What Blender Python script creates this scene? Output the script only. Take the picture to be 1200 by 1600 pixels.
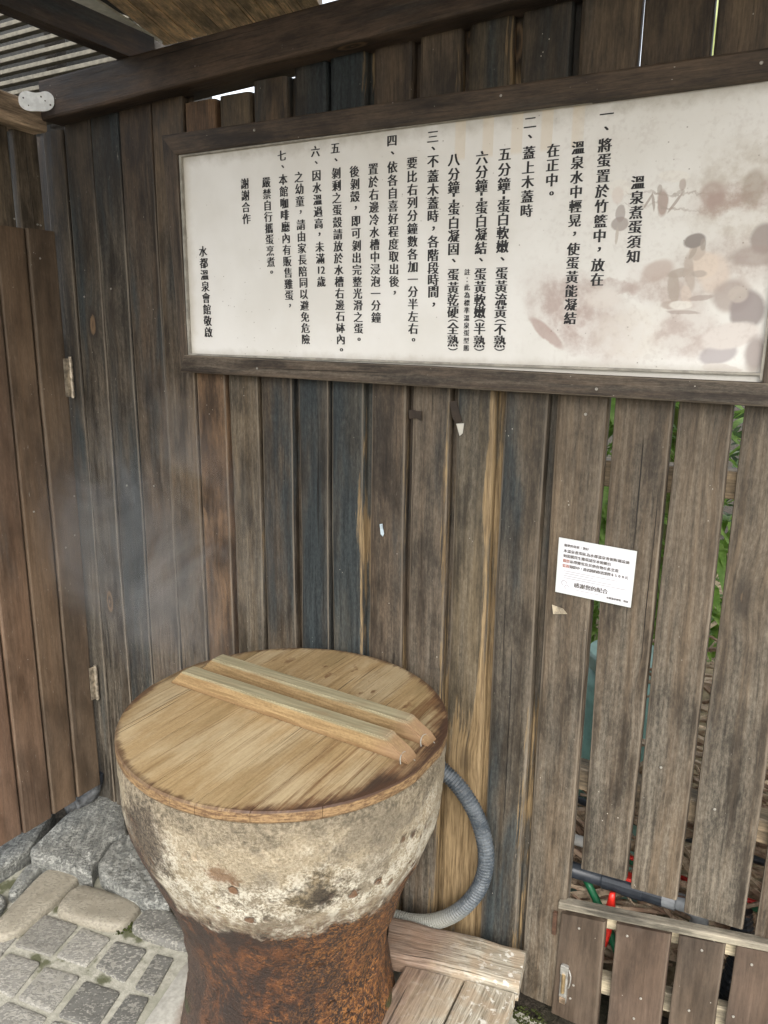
import bpy, bmesh, math, random
from mathutils import Vector, Matrix, noise as mn
random.seed(7)
for o in list(bpy.data.objects): bpy.data.objects.remove(o)
CAM_LOC=(0.0,-1.5375,1.6)
CAM_R=[(0.8686,-0.1243,0.4797),(0.4954,0.1953,-0.8464),(0.0116,0.9728,0.2312)]
SEAMS=[-1.928,-1.889,-1.779,-1.6716,-1.5522,-1.4437,-1.3429,-1.2344,-1.1237,-1.0209,-0.9182,-0.8063,-0.6948,-0.5874,-0.4743]
SEAM_END=-0.3588
SLATS=[[-0.3501,-0.2467],[-0.2386,-0.1393],[-0.1265,-0.07]]
COLUMNS=[('溫泉煮蛋須知',(-0.3374,1.861),(-0.3354,1.7349),None),('一、將蛋置於竹籃中，放在',(-0.402,1.9803),(-0.398,1.6958),None),('溫泉水中輕晃，使蛋黃能凝結',(-0.4502,1.9291),(-0.4444,1.6252),None),('在正中。',(-0.4972,1.9289),(-0.4964,1.8516),None),('二、蓋上木蓋時',(-0.5451,1.9815),(-0.5432,1.8257),None),('五分鐘--蛋白軟嫩、蛋黃流黃(不熟)',(-0.5929,1.9307),(-0.5856,1.563),[1.9307,1.9035,1.8774,1.8623,1.8521,1.8366,1.813,1.7877,1.7623,1.7367,1.7109,1.6858,1.6611,1.6369,1.6198,1.6025,1.5789,1.563]),('六分鐘--蛋白凝結、蛋黃軟嫩(半熟)',(-0.6402,1.9293),(-0.63,1.562),[1.9293,1.903,1.878,1.8624,1.8523,1.8365,1.8119,1.7869,1.7611,1.7366,1.7104,1.6856,1.6606,1.637,1.6196,1.6037,1.5781,1.562]),('八分鐘--蛋白凝固、蛋黃乾硬(全熟)',(-0.7003,1.9302),(-0.6897,1.5616),[1.9302,1.9035,1.8795,1.8644,1.8532,1.8378,1.8121,1.7866,1.7609,1.7369,1.7108,1.6849,1.661,1.6364,1.6193,1.6041,1.5787,1.5616]),('註：此為標準溫泉蛋型態',(-0.663,1.7157),(-0.6595,1.5646),None),('三、不蓋木蓋時，各階段時間，',(-0.7485,1.9777),(-0.7378,1.65),[1.9777,1.9539,1.9314,1.9042,1.8783,1.8529,1.8276,1.8012,1.7777,1.751,1.7256,1.7017,1.6776,1.65]),('要比右列分鐘數各加一分半左右。',(-0.7946,1.9325),(-0.7839,1.5771),None),('四、依各自喜好程度取出後，',(-0.8426,1.9796),(-0.8319,1.6751),None),('置於右邊冷水槽中浸泡一分鐘',(-0.8871,1.9293),(-0.8767,1.6256),None),('後剝殼，即可剝出完整光滑之蛋。',(-0.9337,1.9281),(-0.9211,1.576),None),('五、剝剩之蛋殼請放於水槽右邊石砵內。',(-0.9823,1.9785),(-0.9679,1.5519),None),('六、因水溫過高，未滿#歲',(-1.0344,1.9773),(-1.0211,1.7037),None),('之幼童，請由家長陪同以避免危險',(-1.0797,1.9286),(-1.0652,1.5759),None),('七、本館咖啡廳內有販售雞蛋，',(-1.1256,1.9772),(-1.1106,1.6495),None),('嚴禁自行攜蛋烹煮。',(-1.1711,1.9244),(-1.1618,1.7255),None),('謝謝合作',(-1.2336,1.9264),(-1.2318,1.8491),None),('水都溫泉會館敬啟',(-1.3709,1.7815),(-1.3638,1.5884),None)]
PRINT=[(-0.1403,1.831,0.1232,0.0933,0,0.9,(0.52,0.45,0.36),0.5),(-0.1689,1.8229,0.0859,0.0232,5,0.6,(0.42,0.29,0.24),0.55),(-0.2103,1.8325,0.0225,0.0225,0,0.5,(0.45,0.33,0.28),0.5),(-0.1476,1.8382,0.0187,0.0299,0,0.5,(0.4,0.32,0.25),0.5),(-0.2763,1.8668,0.0265,0.0099,-10,0.3,(0.75,0.72,0.66),0.6),(-0.292,1.8241,0.0098,0.0234,5,0.4,(0.42,0.31,0.26),0.65),(-0.2982,1.8475,0.0046,0.0083,0,0.4,(0.4,0.34,0.29),0.5),(-0.2607,1.8517,0.006,0.0106,0,0.4,(0.42,0.32,0.27),0.5),(-0.2881,1.8397,0.0719,0.0026,-4,0.4,(0.42,0.35,0.3),0.6),(-0.2931,1.8153,0.0718,0.0026,-8,0.4,(0.42,0.35,0.3),0.6),(-0.3087,1.8269,0.0027,0.0171,10,0.4,(0.42,0.35,0.3),0.6),(-0.2704,1.8227,0.0026,0.0207,-35,0.4,(0.42,0.35,0.3),0.6),(-0.3179,1.8275,0.0023,0.0152,-30,0.4,(0.42,0.35,0.3),0.6),(-0.3688,1.8544,0.023,0.0153,0,0.3,(0.75,0.72,0.66),0.5),(-0.3716,1.8419,0.0115,0.0153,0,0.4,(0.66,0.58,0.52),0.5),(-0.3641,1.8105,0.0092,0.0153,0,0.25,(0.4,0.34,0.31),0.55),(-0.3638,1.7922,0.016,0.0129,0,0.25,(0.38,0.32,0.29),0.6),(-0.3679,1.7721,0.0034,0.0152,0,0.4,(0.56,0.49,0.42),0.6),(-0.4208,1.6299,0.1259,0.0649,-30,0.8,(0.42,0.27,0.23),0.5),(-0.4901,1.5974,0.0464,0.0116,-40,0.4,(0.44,0.29,0.25),0.5),(-0.3647,1.6838,0.0568,0.0129,-12,0.5,(0.5,0.38,0.34),0.5),(-0.2729,1.6749,0.0747,0.0336,-20,0.7,(0.5,0.38,0.33),0.5),(-0.1777,1.7162,0.0964,0.0519,10,0.8,(0.46,0.36,0.31),0.45),(-0.2907,1.7085,0.03,0.0188,20,0.5,(0.52,0.4,0.34),0.5),(-0.3267,1.5994,0.0752,0.0526,0,0.8,(0.7,0.66,0.6),0.6),(-0.3867,1.6611,0.0342,0.019,0,0.6,(0.68,0.63,0.58),0.6),(-0.2293,1.6005,0.0594,0.0446,0,0.8,(0.5,0.38,0.34),0.5),(-0.1952,1.7025,0.0267,0.0353,12,0.5,(0.64,0.54,0.46),0.6),(-0.2104,1.7154,0.0223,0.0231,20,0.4,(0.66,0.56,0.47),0.65),(-0.2519,1.7039,0.0224,0.0082,12,0.4,(0.46,0.385,0.325),0.6),(-0.2596,1.6784,0.0112,0.0299,10,0.4,(0.47,0.395,0.335),0.65),(-0.2649,1.6489,0.0149,0.0082,0,0.5,(0.5,0.41,0.35),0.55),(-0.235,1.7035,0.0089,0.0343,10,0.4,(0.53,0.445,0.38),0.6),(-0.2363,1.6653,0.0082,0.0186,16,0.4,(0.6,0.51,0.44),0.6),(-0.2193,1.702,0.0134,0.0063,-5,0.5,(0.44,0.375,0.33),0.5),(-0.2448,1.6488,0.0205,0.0082,0,0.35,(0.75,0.72,0.66),0.6),(-0.24,1.6358,0.0298,0.0037,-3,0.4,(0.44,0.36,0.32),0.5),(-0.2265,1.7398,0.0142,0.0157,-10,0.35,(0.58,0.485,0.41),0.65),(-0.2333,1.7372,0.0049,0.0112,-25,0.5,(0.44,0.37,0.31),0.55),(-0.2325,1.7571,0.0187,0.0127,14,0.3,(0.3,0.26,0.235),0.75),(-0.2181,1.7501,0.0052,0.0112,0,0.4,(0.4,0.345,0.3),0.6),(-0.1618,1.6627,0.0333,0.0296,0,0.45,(0.44,0.36,0.32),0.6),(-0.212,1.6614,0.0223,0.0052,8,0.4,(0.42,0.34,0.3),0.5),(-0.1355,1.6394,0.0295,0.035,0,0.35,(0.34,0.29,0.28),0.7),(-0.1519,1.6662,0.0166,0.0148,0,0.4,(0.58,0.51,0.45),0.6),(-0.1221,1.7558,0.0222,0.0259,0,0.4,(0.37,0.31,0.28),0.7),(-0.1321,1.7288,0.0407,0.0185,0,0.5,(0.4,0.32,0.28),0.55),(-0.1739,1.5643,0.0333,0.0185,16,0.35,(0.47,0.42,0.43),0.6),(-0.1581,1.5959,0.048,0.0229,14,0.3,(0.66,0.61,0.57),0.85),(-0.1659,1.5385,0.0333,0.0089,-5,0.3,(0.68,0.64,0.6),0.8),(-0.1139,1.5659,0.0184,0.0332,0,0.6,(0.36,0.29,0.27),0.6)]
CARD=[(-0.445,-0.012,1.1821),(-0.2859,-0.012,1.1762),(-0.2884,-0.012,1.0572),(-0.4455,-0.012,1.0625)]
DOOR_SEAMS=[-0.0212,-0.111,-0.2054,-0.3082]
STONES=[('rock',0.05,[(-1.9289,-0.2938),(-1.9717,-0.1619),(-2.0049,0.0092),(-1.9448,0.0668),(-1.7365,-0.0853),(-1.7549,-0.1325),(-1.7004,-0.2477),(-1.6761,-0.2757),(-1.7889,-0.2892),(-1.8851,-0.3186)]),('rock',0.042,[(-1.7161,-0.2234),(-1.7517,-0.136),(-1.7396,-0.0743),(-1.5543,-0.1711),(-1.4,-0.2405),(-1.4619,-0.2675),(-1.5673,-0.2713),(-1.6635,-0.2566)]),('kerb_stone',0.022,[(-1.7714,-0.541),(-1.7912,-0.4901),(-1.8557,-0.2924),(-1.791,-0.2488),(-1.742,-0.2633),(-1.7228,-0.2888),(-1.6949,-0.4873),(-1.715,-0.5423)]),('cobble',0.022,[(-1.8658,-0.419),(-1.9205,-0.3029),(-1.8748,-0.2816),(-1.8576,-0.2968),(-1.821,-0.4369)]),('cobble',0.03,[(-1.8797,-0.468),(-1.8681,-0.4366),(-1.8269,-0.4418),(-1.8066,-0.4915),(-1.8147,-0.5237)]),('cobble',0.022,[(-1.695,-0.3868),(-1.7209,-0.3236),(-1.6968,-0.2838),(-1.5998,-0.2674),(-1.4962,-0.2603),(-1.4831,-0.2764),(-1.4728,-0.3612),(-1.6573,-0.4022)]),('dark',0.02,[(-1.4613,-0.3386),(-1.4764,-0.2555),(-1.4138,-0.2282),(-1.2858,-0.2792),(-1.2698,-0.3119),(-1.3834,-0.3365)]),('sett',0.004,[(-1.6831,-0.5262),(-1.7136,-0.4159),(-1.5944,-0.3915),(-1.568,-0.4999)]),('sett',0.004,[(-1.5584,-0.4943),(-1.5805,-0.3923),(-1.4831,-0.379),(-1.4612,-0.4771)]),('sett',0.004,[(-1.4424,-0.4661),(-1.4646,-0.3809),(-1.3693,-0.3587),(-1.3404,-0.4638)]),('sett',0.004,[(-1.3052,-0.4618),(-1.3395,-0.3576),(-1.2885,-0.344),(-1.2479,-0.4536)]),('sett',0.004,[(-1.6497,-0.6413),(-1.6726,-0.549),(-1.5737,-0.5273),(-1.5387,-0.631)]),('sett',0.004,[(-1.527,-0.6277),(-1.5525,-0.5307),(-1.4504,-0.5056),(-1.4221,-0.6116)]),('sett',0.004,[(-1.4015,-0.6098),(-1.4282,-0.5077),(-1.3249,-0.4879),(-1.2952,-0.5875)]),('sett',0.004,[(-1.2755,-0.5889),(-1.3043,-0.4831),(-1.2523,-0.4634),(-1.2094,-0.5821)]),('sett',0.004,[(-1.5462,-0.7145),(-1.5365,-0.6439),(-1.4208,-0.6244),(-1.4022,-0.6947),(-1.4792,-0.7271)]),('sett',0.004,[(-1.7773,-0.5815),(-1.795,-0.4959),(-1.709,-0.4855),(-1.6821,-0.5668)]),('sett',0.004,[(-1.3844,-0.6967),(-1.4003,-0.6225),(-1.2969,-0.5982),(-1.2747,-0.675)]),('sett',0.004,[(-1.6784,-0.6949),(-1.7213,-0.6059),(-1.6854,-0.5524),(-1.6542,-0.6439)])]
COLLAR=[(-1.1996,-0.6031),(-1.2297,-0.5249),(-1.278,-0.3955),(-1.2848,-0.3362),(-1.2664,-0.2966)]

# ------------------------------------------------------------------ camera, world, sun, exposure
SC = bpy.context.scene; COL = SC.collection
cam = bpy.data.objects.new('camera', bpy.data.cameras.new('camera')); COL.objects.link(cam)
M3 = Matrix(CAM_R)
cam.matrix_world = Matrix.Translation(CAM_LOC) @ M3.to_4x4()
cam.data.sensor_fit = 'HORIZONTAL'; cam.data.sensor_width = 36.0; cam.data.lens = 36.0
cam.data.clip_start = 0.02; cam.data.clip_end = 500
SC.camera = cam
W = bpy.data.worlds.new('World'); SC.world = W; W.use_nodes = True
wn = W.node_tree; bg = wn.nodes['Background']
sky = wn.nodes.new('ShaderNodeTexSky'); sky.sky_type = 'NISHITA'; sky.sun_disc = False
SUN_EL, SUN_AZ = math.radians(40), math.radians(30)      # sun high in front of the wall, a little to the right
sky.sun_elevation = SUN_EL; sky.sun_rotation = math.pi - SUN_AZ
sky.dust_density = 3.0; sky.air_density = 1.2
hs = wn.nodes.new('ShaderNodeHueSaturation'); hs.inputs['Saturation'].default_value = 0.28
wn.links.new(sky.outputs[0], hs.inputs['Color']); wn.links.new(hs.outputs[0], bg.inputs[0])
bg.inputs[1].default_value = 0.15
sl = bpy.data.lights.new('sun', 'SUN'); sl.energy = .9; sl.angle = math.radians(40); sl.color = (1, .97, .92)
sun = bpy.data.objects.new('sun', sl); COL.objects.link(sun)
sd = Vector((math.sin(SUN_AZ)*math.cos(SUN_EL), -math.cos(SUN_AZ)*math.cos(SUN_EL), math.sin(SUN_EL)))
sun.rotation_euler = sd.to_track_quat('Z', 'Y').to_euler(); sun.location = sd*6
SC.view_settings.view_transform = 'Standard'; SC.view_settings.look = 'None'
SC.view_settings.gamma = 1; SC.view_settings.use_curve_mapping = False
SC.view_settings.exposure = 1.5
SC.render.engine = 'CYCLES'
SC.cycles.max_bounces = 8; SC.cycles.diffuse_bounces = 5; SC.cycles.volume_bounces = 0
SC.cycles.volume_step_rate = 1.5; SC.cycles.use_denoising = True; SC.cycles.denoising_prefilter = 'NONE'

# ------------------------------------------------------------------ helpers
WL = {}                                                    # world location of every parent
def wloc(o): return WL.get(o.name, Vector((0, 0, 0)))
def thing(name, label, cat, loc=(0, 0, 0), group=None, kind=None):
    o = bpy.data.objects.new(name, None); COL.objects.link(o); o.location = loc
    o.empty_display_size = .05
    WL[o.name] = Vector(loc); o['label'] = label
    if cat: o['category'] = cat
    if group: o['group'] = group
    if kind: o['kind'] = kind
    return o
def tag(o, label, cat=None, group=None, kind=None):
    if label: o['label'] = label
    if cat: o['category'] = cat
    if group: o['group'] = group
    if kind: o['kind'] = kind
    return o
def obj(name, bm, mat, parent=None, props=None, smooth=False, loc=None):
    me = bpy.data.meshes.new(name)
    base = wloc(parent) if parent else (Vector(loc) if loc else Vector((0, 0, 0)))
    if base.length > 0: bmesh.ops.translate(bm, verts=bm.verts, vec=-base)
    bm.to_mesh(me); bm.free()
    if smooth:
        for p in me.polygons: p.use_smooth = True
    me.materials.append(mat)
    o = bpy.data.objects.new(name, me); COL.objects.link(o)
    if parent: o.parent = parent
    else: o.location = base
    WL[o.name] = Vector(base)
    if props:
        for k, v in props.items(): o[k] = v
    return o
def inst(src, name, parent, loc, rot=None):
    o = src.copy(); COL.objects.link(o); o.parent = parent; o.name = name
    o.location = Vector(loc)-wloc(parent)
    if rot: o.rotation_euler = rot
    return o
V = Vector
def R_(a, b): return random.uniform(a, b)

def board_bm(bm, L0, R0, L1, R1, t, th, bev=.004, nseg=3, wob=.0012, tongue=0., tongue_d=.5, voff=0., seed=0):
    """A sawn board: front-face edges L0-R0 at one end, L1-R1 at the other, t = direction into the depth."""
    L0, R0, L1, R1, t = V(L0), V(R0), V(L1), V(R1), V(t).normalized()
    uvl = bm.loops.layers.uv.verify()
    rnd = random.Random(seed)
    w0 = (R0-L0).length
    prof = [(0, th, 0), (0, bev, bev*.7+.0), (bev*.3, bev*.3, 0), (bev, 0, 0), (-bev, 0, 1), (-bev*.3, bev*.3, 1), (0, bev, 1)]
    P = [(0., 0., th), (0., 0., bev), (0., bev*.3, bev*.3), (0., bev, 0.), (1., -bev, 0.), (1., -bev*.3, bev*.3), (1., 0., bev)]
    if tongue: P += [(1., 0., th*tongue_d), (1., tongue, th*tongue_d), (1., tongue, th*.95), (1., 0., th)]
    else: P += [(1., 0., th)]
    n = len(P); rings = []; length = ((L1+R1)/2-(L0+R0)/2).length
    ucur = [];
    for k in range(nseg+1):
        f = k/nseg
        A = L0.lerp(L1, f); B = R0.lerp(R1, f); wd = (B-A); w = wd.length; wd = wd.normalized()
        if 0 < k < nseg:
            A = A+wd*rnd.uniform(-wob, wob); B = B+wd*rnd.uniform(-wob, wob)
            dz = t*rnd.uniform(-wob, wob)
        else: dz = V((0, 0, 0))
        ring = []
        for (s, du, dd) in P:
            p = (A if s == 0 else B)+wd*du+t*dd+dz
            ring.append(bm.verts.new(p))
        rings.append(ring)
    us = []
    for (s, du, dd) in P:
        us.append((-w0/2 if s == 0 else w0/2)+du+(-dd if s == 0 else dd))
    for k in range(nseg):
        for i in range(n):
            j = (i+1) % n
            f = bm.faces.new((rings[k][i], rings[k][j], rings[k+1][j], rings[k+1][i]))
            uu = (us[i], us[j] if j else us[i]+w0, us[j] if j else us[i]+w0, us[i])
            vv = (length*k/nseg, length*k/nseg, length*(k+1)/nseg, length*(k+1)/nseg)
            for lp, a, b in zip(f.loops, uu, vv): lp[uvl].uv = (a, b+voff)
    for ring, vv, fl in ((rings[0], 0, False), (rings[-1], length, True)):
        f = bm.faces.new(ring if fl else list(reversed(ring)))
        for lp in f.loops:
            i = ring.index(lp.vert); lp[uvl].uv = (us[i], voff+vv+P[i][2]*.3)
    bmesh.ops.recalc_face_normals(bm, faces=bm.faces)
    return bm
def board(name, L0, R0, L1, R1, t, th, mat, parent=None, props=None, loc=None, **kw):
    bm = bmesh.new(); random_seed = random.randint(0, 99999)
    board_bm(bm, L0, R0, L1, R1, t, th, seed=random_seed, **kw)
    pr = dict(tint=(.09, .065, .046), stain=.2, grey=.2, peel=0., chip=.2, hw=(V(R0)-V(L0)).length/2)
    if props: pr.update(props)
    return obj(name, bm, mat, parent, pr, loc=loc)
def box_bm(bm, lo, hi, bev=.0):
    lo, hi = V(lo), V(hi)
    r = bmesh.ops.create_cube(bm, size=1)
    vs = r['verts']
    for v in vs: v.co = V(((v.co.x+.5)*(hi.x-lo.x)+lo.x, (v.co.y+.5)*(hi.y-lo.y)+lo.y, (v.co.z+.5)*(hi.z-lo.z)+lo.z))
    if bev:
        es = list({e for v in vs for e in v.link_edges})
        bmesh.ops.bevel(bm, geom=es, offset=bev, segments=2, affect='EDGES', profile=.6)
    return bm
def tube_bm(bm, pts, rad, seg=10, caps=True):
    """Tube along a polyline; rad is a number or a list."""
    pts = [V(p) for p in pts]; n = len(pts); rings = []
    up = V((0, 0, 1)); prev = None
    for i, p in enumerate(pts):
        d = (pts[min(i+1, n-1)]-pts[max(i-1, 0)]).normalized()
        if prev is None:
            a = d.cross(up)
            if a.length < .1: a = d.cross(V((1, 0, 0)))
        else: a = prev-d*prev.dot(d)
        a.normalize(); prev = a; b = d.cross(a)
        r = rad[i] if isinstance(rad, (list, tuple)) else rad
        rings.append([bm.verts.new(p+(a*math.cos(2*math.pi*k/seg)+b*math.sin(2*math.pi*k/seg))*r) for k in range(seg)])
    for i in range(n-1):
        for k in range(seg):
            bm.faces.new((rings[i][k], rings[i][(k+1) % seg], rings[i+1][(k+1) % seg], rings[i+1][k]))
    if caps:
        bm.faces.new(list(reversed(rings[0]))); bm.faces.new(rings[-1])
    return bm
def spline(pts, n):
    pts = [V(p) for p in pts]; P = [pts[0]*2-pts[1]]+pts+[pts[-1]*2-pts[-2]]; out = []
    m = len(pts)-1
    for i in range(n+1):
        t = i/n*m; k = min(int(t), m-1); f = t-k
        a, b, c, d = P[k], P[k+1], P[k+2], P[k+3]
        out.append(.5*((2*b)+(c-a)*f+(2*a-5*b+4*c-d)*f*f+(3*b-a-3*c+d)*f**3))
    return out
def lathe_bm(bm, prof, c=(0, 0), seg=64, disp=None, cap_top=False, cap_bot=False):
    rings = []
    for z, r in prof:
        ring = []
        for k in range(seg):
            a = 2*math.pi*k/seg
            p = V((c[0]+math.cos(a)*r, c[1]+math.sin(a)*r, z))
            if disp: p = disp(p, a, z, r)
            ring.append(bm.verts.new(p))
        rings.append(ring)
    for i in range(len(rings)-1):
        for k in range(seg):
            bm.faces.new((rings[i][k], rings[i][(k+1) % seg], rings[i+1][(k+1) % seg], rings[i+1][k]))
    if cap_top: bm.faces.new(rings[-1])
    if cap_bot: bm.faces.new(list(reversed(rings[0])))
    bmesh.ops.recalc_face_normals(bm, faces=bm.faces)
    return bm

# ------------------------------------------------------------------ node helper
class NT:
    def __init__(s, name):
        s.m = bpy.data.materials.new(name); s.m.use_nodes = True
        s.t = s.m.node_tree; s.b = s.t.nodes['Principled BSDF']; s.out = s.t.nodes['Material Output']
    def n(s, ty, **kw):
        nd = s.t.nodes.new(ty)
        for k, v in kw.items(): setattr(nd, k, v)
        return nd
    def ln(s, a, b):
        if hasattr(a, 'is_linked') or isinstance(a, bpy.types.NodeSocket): s.t.links.new(a, b)
        else:
            try: b.default_value = a
            except Exception: b.default_value = tuple(a)+(1.,)
    def math(s, op, a, b=0., c=None, clamp=False):
        nd = s.n('ShaderNodeMath', operation=op, use_clamp=clamp); s.ln(a, nd.inputs[0]); s.ln(b, nd.inputs[1])
        if c is not None: s.ln(c, nd.inputs[2])
        return nd.outputs[0]
    def add(s, a, b): return s.math('ADD', a, b)
    def mul(s, a, b, clamp=False): return s.math('MULTIPLY', a, b, clamp=clamp)
    def ss(s, x, lo, hi, a=0., b=1.):
        nd = s.n('ShaderNodeMapRange', interpolation_type='SMOOTHSTEP')
        for k, v in enumerate((x, lo, hi, a, b)): s.ln(v, nd.inputs[k])
        return nd.outputs[0]
    def vmul(s, v, k):
        nd = s.n('ShaderNodeVectorMath', operation='MULTIPLY'); s.ln(v, nd.inputs[0]); s.ln(k, nd.inputs[1]); return nd.outputs[0]
    def vadd(s, v, k):
        nd = s.n('ShaderNodeVectorMath', operation='ADD'); s.ln(v, nd.inputs[0]); s.ln(k, nd.inputs[1]); return nd.outputs[0]
    def sep(s, v):
        nd = s.n('ShaderNodeSeparateXYZ'); s.ln(v, nd.inputs[0]); return nd.outputs
    def comb(s, x, y, z=0.):
        nd = s.n('ShaderNodeCombineXYZ'); s.ln(x, nd.inputs[0]); s.ln(y, nd.inputs[1]); s.ln(z, nd.inputs[2]); return nd.outputs[0]
    def noise(s, v, scale=1., detail=4., rough=.55, dist=0.):
        nd = s.n('ShaderNodeTexNoise'); s.ln(v, nd.inputs['Vector']); nd.inputs['Scale'].default_value = scale
        nd.inputs['Detail'].default_value = detail; nd.inputs['Roughness'].default_value = rough; nd.inputs['Distortion'].default_value = dist
        return nd.outputs[0]
    def voro(s, v, scale=1., feat='F1', out='Distance', rnd=1.):
        nd = s.n('ShaderNodeTexVoronoi', feature=feat); s.ln(v, nd.inputs['Vector']); nd.inputs['Scale'].default_value = scale
        nd.inputs['Randomness'].default_value = rnd
        return nd.outputs[out]
    def mix(s, f, a, b, mode='MIX'):
        nd = s.n('ShaderNodeMix', data_type='RGBA', blend_type=mode); s.ln(f, nd.inputs[0])
        for v, i in ((a, 6), (b, 7)):
            if isinstance(v, (tuple, list)): nd.inputs[i].default_value = tuple(v)[:3]+(1.,)
            else: s.ln(v, nd.inputs[i])
        return nd.outputs[2]
    def attr(s, name, out='Fac'):
        nd = s.n('ShaderNodeAttribute', attribute_type='OBJECT', attribute_name=name); return nd.outputs[out]
    def rand(s): return s.n('ShaderNodeObjectInfo').outputs['Random']
    def uv(s): return s.n('ShaderNodeTexCoord').outputs['UV']
    def pos(s): return s.n('ShaderNodeNewGeometry').outputs['Position']
    def objc(s): return s.n('ShaderNodeTexCoord').outputs['Object']
    def bump(s, h, strength=.3, dist=.002, normal=None):
        nd = s.n('ShaderNodeBump'); s.ln(h, nd.inputs['Height']); nd.inputs['Strength'].default_value = strength
        nd.inputs['Distance'].default_value = dist
        if normal: s.ln(normal, nd.inputs['Normal'])
        return nd.outputs[0]
    def done(s, col, rough=.7, normal=None, spec=.4, metal=0.):
        if isinstance(col, (tuple, list)): s.b.inputs['Base Color'].default_value = tuple(col)[:3]+(1.,)
        else: s.ln(col, s.b.inputs['Base Color'])
        s.ln(rough, s.b.inputs['Roughness']); s.b.inputs['Specular IOR Level'].default_value = spec
        s.b.inputs['Metallic'].default_value = metal
        if normal: s.ln(normal, s.b.inputs['Normal'])
        return s.m

def make_wood(name, painted=0.):
    """Weathered stained timber; colour, staining, greying, bare patches and chips are set per object."""
    s = NT(name); uv = s.sep(s.uv()); rnd = s.rand(); off = s.mul(rnd, 37.); k = 1.-painted
    u0 = uv[0]; u = s.add(u0, s.mul(rnd, 5.)); v = s.add(uv[1], off); z = s.sep(s.pos())[2]
    def N(su, sv, seed, det=4., rough=.6): return s.noise(s.comb(s.mul(gu, su), s.mul(v, sv), seed), 1., det, rough)
    gu = u
    kd = s.voro(s.comb(s.mul(u, 6.), s.mul(v, 2.3)), 1.)                      # knots
    knot = s.ss(kd, .055, .12, 1., 0.); halo = s.ss(kd, .07, .30, 1., 0.)
    lo = N(5., .9, 0., 2.)
    gu = s.add(s.add(u, s.mul(lo, .02)), s.mul(halo, .012))
    fine = N(120., 4.5, 1., 4., .66); vfine = N(300., 16., 2., 3., .7); grit = N(190., 60., 3., 4., .8)
    ring = s.add(s.mul(s.math('SINE', s.mul(gu, 760.)), .5), .5); ringamt = s.ss(N(12., .8, 4., 1.), .45, .7)
    streak = N(42., 1.2, 9., 5., .62); blot = N(17., 5., 5., 6., .65); big = N(6., 1.6, 31., 4., .6)
    tint = s.attr('tint', 'Color')
    g = s.add(s.add(s.mul(fine, .62), s.mul(vfine, .52)), s.add(s.mul(grit, .36), s.mul(s.mul(ring, ringamt), .0)))   # about .72 on average
    val = s.add(1.-1.9*k-.22, s.mul(g, 2.5*k+.3)); val = s.math('MAXIMUM', val, .10)
    col = s.mix(1., tint, s.comb(val, val, val), 'MULTIPLY')
    bl = s.ss(s.add(s.mul(blot, .6), s.mul(big, .4)), .38, .62, .36+.45*painted, 1.62-.45*painted); col = s.mix(1., col, s.comb(bl, bl, bl), 'MULTIPLY')
    hue = s.ss(big, .35, .65); col = s.mix(s.mul(hue, .35), col, s.mix(1., col, (1.0, .93, .78), 'MULTIPLY'))
    # grey where rain and steam reach; fades out above, painting in roof shade too
    low = s.mul(s.attr('low'), s.ss(s.add(uv[1], s.mul(s.add(blot, -.5), .9)), 1.15, .15))
    shelter_shade = s.ss(z, 2.06, 1.75)
    gm = s.mul(s.mul(s.add(s.attr('grey'), s.mul(low, .40)), s.ss(s.add(s.mul(streak, .55), s.add(s.mul(blot, .30), s.mul(grit, .15))), .40, .60)), shelter_shade, True)
    gcol = s.mix(s.ss(s.add(s.mul(fine, .5), s.mul(grit, .5)), .36, .66), (.042, .037, .029), (.205, .18, .14)); col = s.mix(gm, col, gcol)
    # blue-black water stain
    sn = N(11., 1.4, 17., 6., .62)
    sm = s.mul(s.ss(s.add(s.add(s.mul(sn, .8), s.mul(blot, .2)), s.mul(s.attr('stain'), .23)), .58, .76), .93)
    scol = s.mix(s.ss(s.add(s.mul(fine, .5), s.mul(grit, .5)), .36, .68), (.0075, .0105, .0125), (.040, .052, .054)); col = s.mix(sm, col, scol)
    # arrises worn pale
    e = s.math('DIVIDE', u0, s.attr('hw')); ea = s.math('ABSOLUTE', e)
    wear = s.mul(s.ss(s.add(ea, s.mul(s.add(streak, -.5), .16)), .86, .97), s.mul(s.ss(ea, 1.06, 1.0), shelter_shade))
    col = s.mix(s.mul(wear, .5*k), col, s.mix(s.ss(fine, .3, .7), (.11, .085, .06), (.25, .21, .16)))
    # stain gone: raw yellow timber, mostly along the right arris
    edge = s.ss(e, .1, 1.)
    pn = N(75., 3.2, 27., 6., .72); pbig = N(7., 2.2, 33., 4., .6)
    pa = s.attr('peel'); pa = s.add(pa, s.mul(s.attr('peel_low'), s.ss(uv[1], 1.05, .45)))
    pk = s.add(s.add(s.mul(pn, .62), s.mul(pbig, .58)), s.mul(edge, .22))
    pm = s.mul(s.ss(s.add(pk, s.mul(pa, .42)), .99, 1.06), s.ss(pa, 0., .06))
    pcol = s.mix(s.ss(s.add(s.mul(fine, .6), s.mul(vfine, .4)), .36, .66), (.105, .068, .032), (.32, .228, .12)); col = s.mix(s.mul(pm, .95), col, pcol)
    # knots
    kc = s.mix(s.ss(s.math('FRACT', s.add(s.mul(kd, 16.), s.mul(fine, 1.3))), .2, .8), (.025, .016, .010), (.19, .12, .065))
    ksel = s.ss(s.noise(s.comb(s.mul(u, 3.), s.mul(v, 1.1), 77.), 1., 1.), .34, .42)
    col = s.mix(s.mul(s.mul(knot, ksel), .75*k+.05), col, kc); col = s.mix(s.mul(s.mul(s.ss(kd, .10, .17, 1., 0.), s.ss(kd, .06, .10)), s.mul(ksel, .55*k)), col, (.014, .011, .009))
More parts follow.
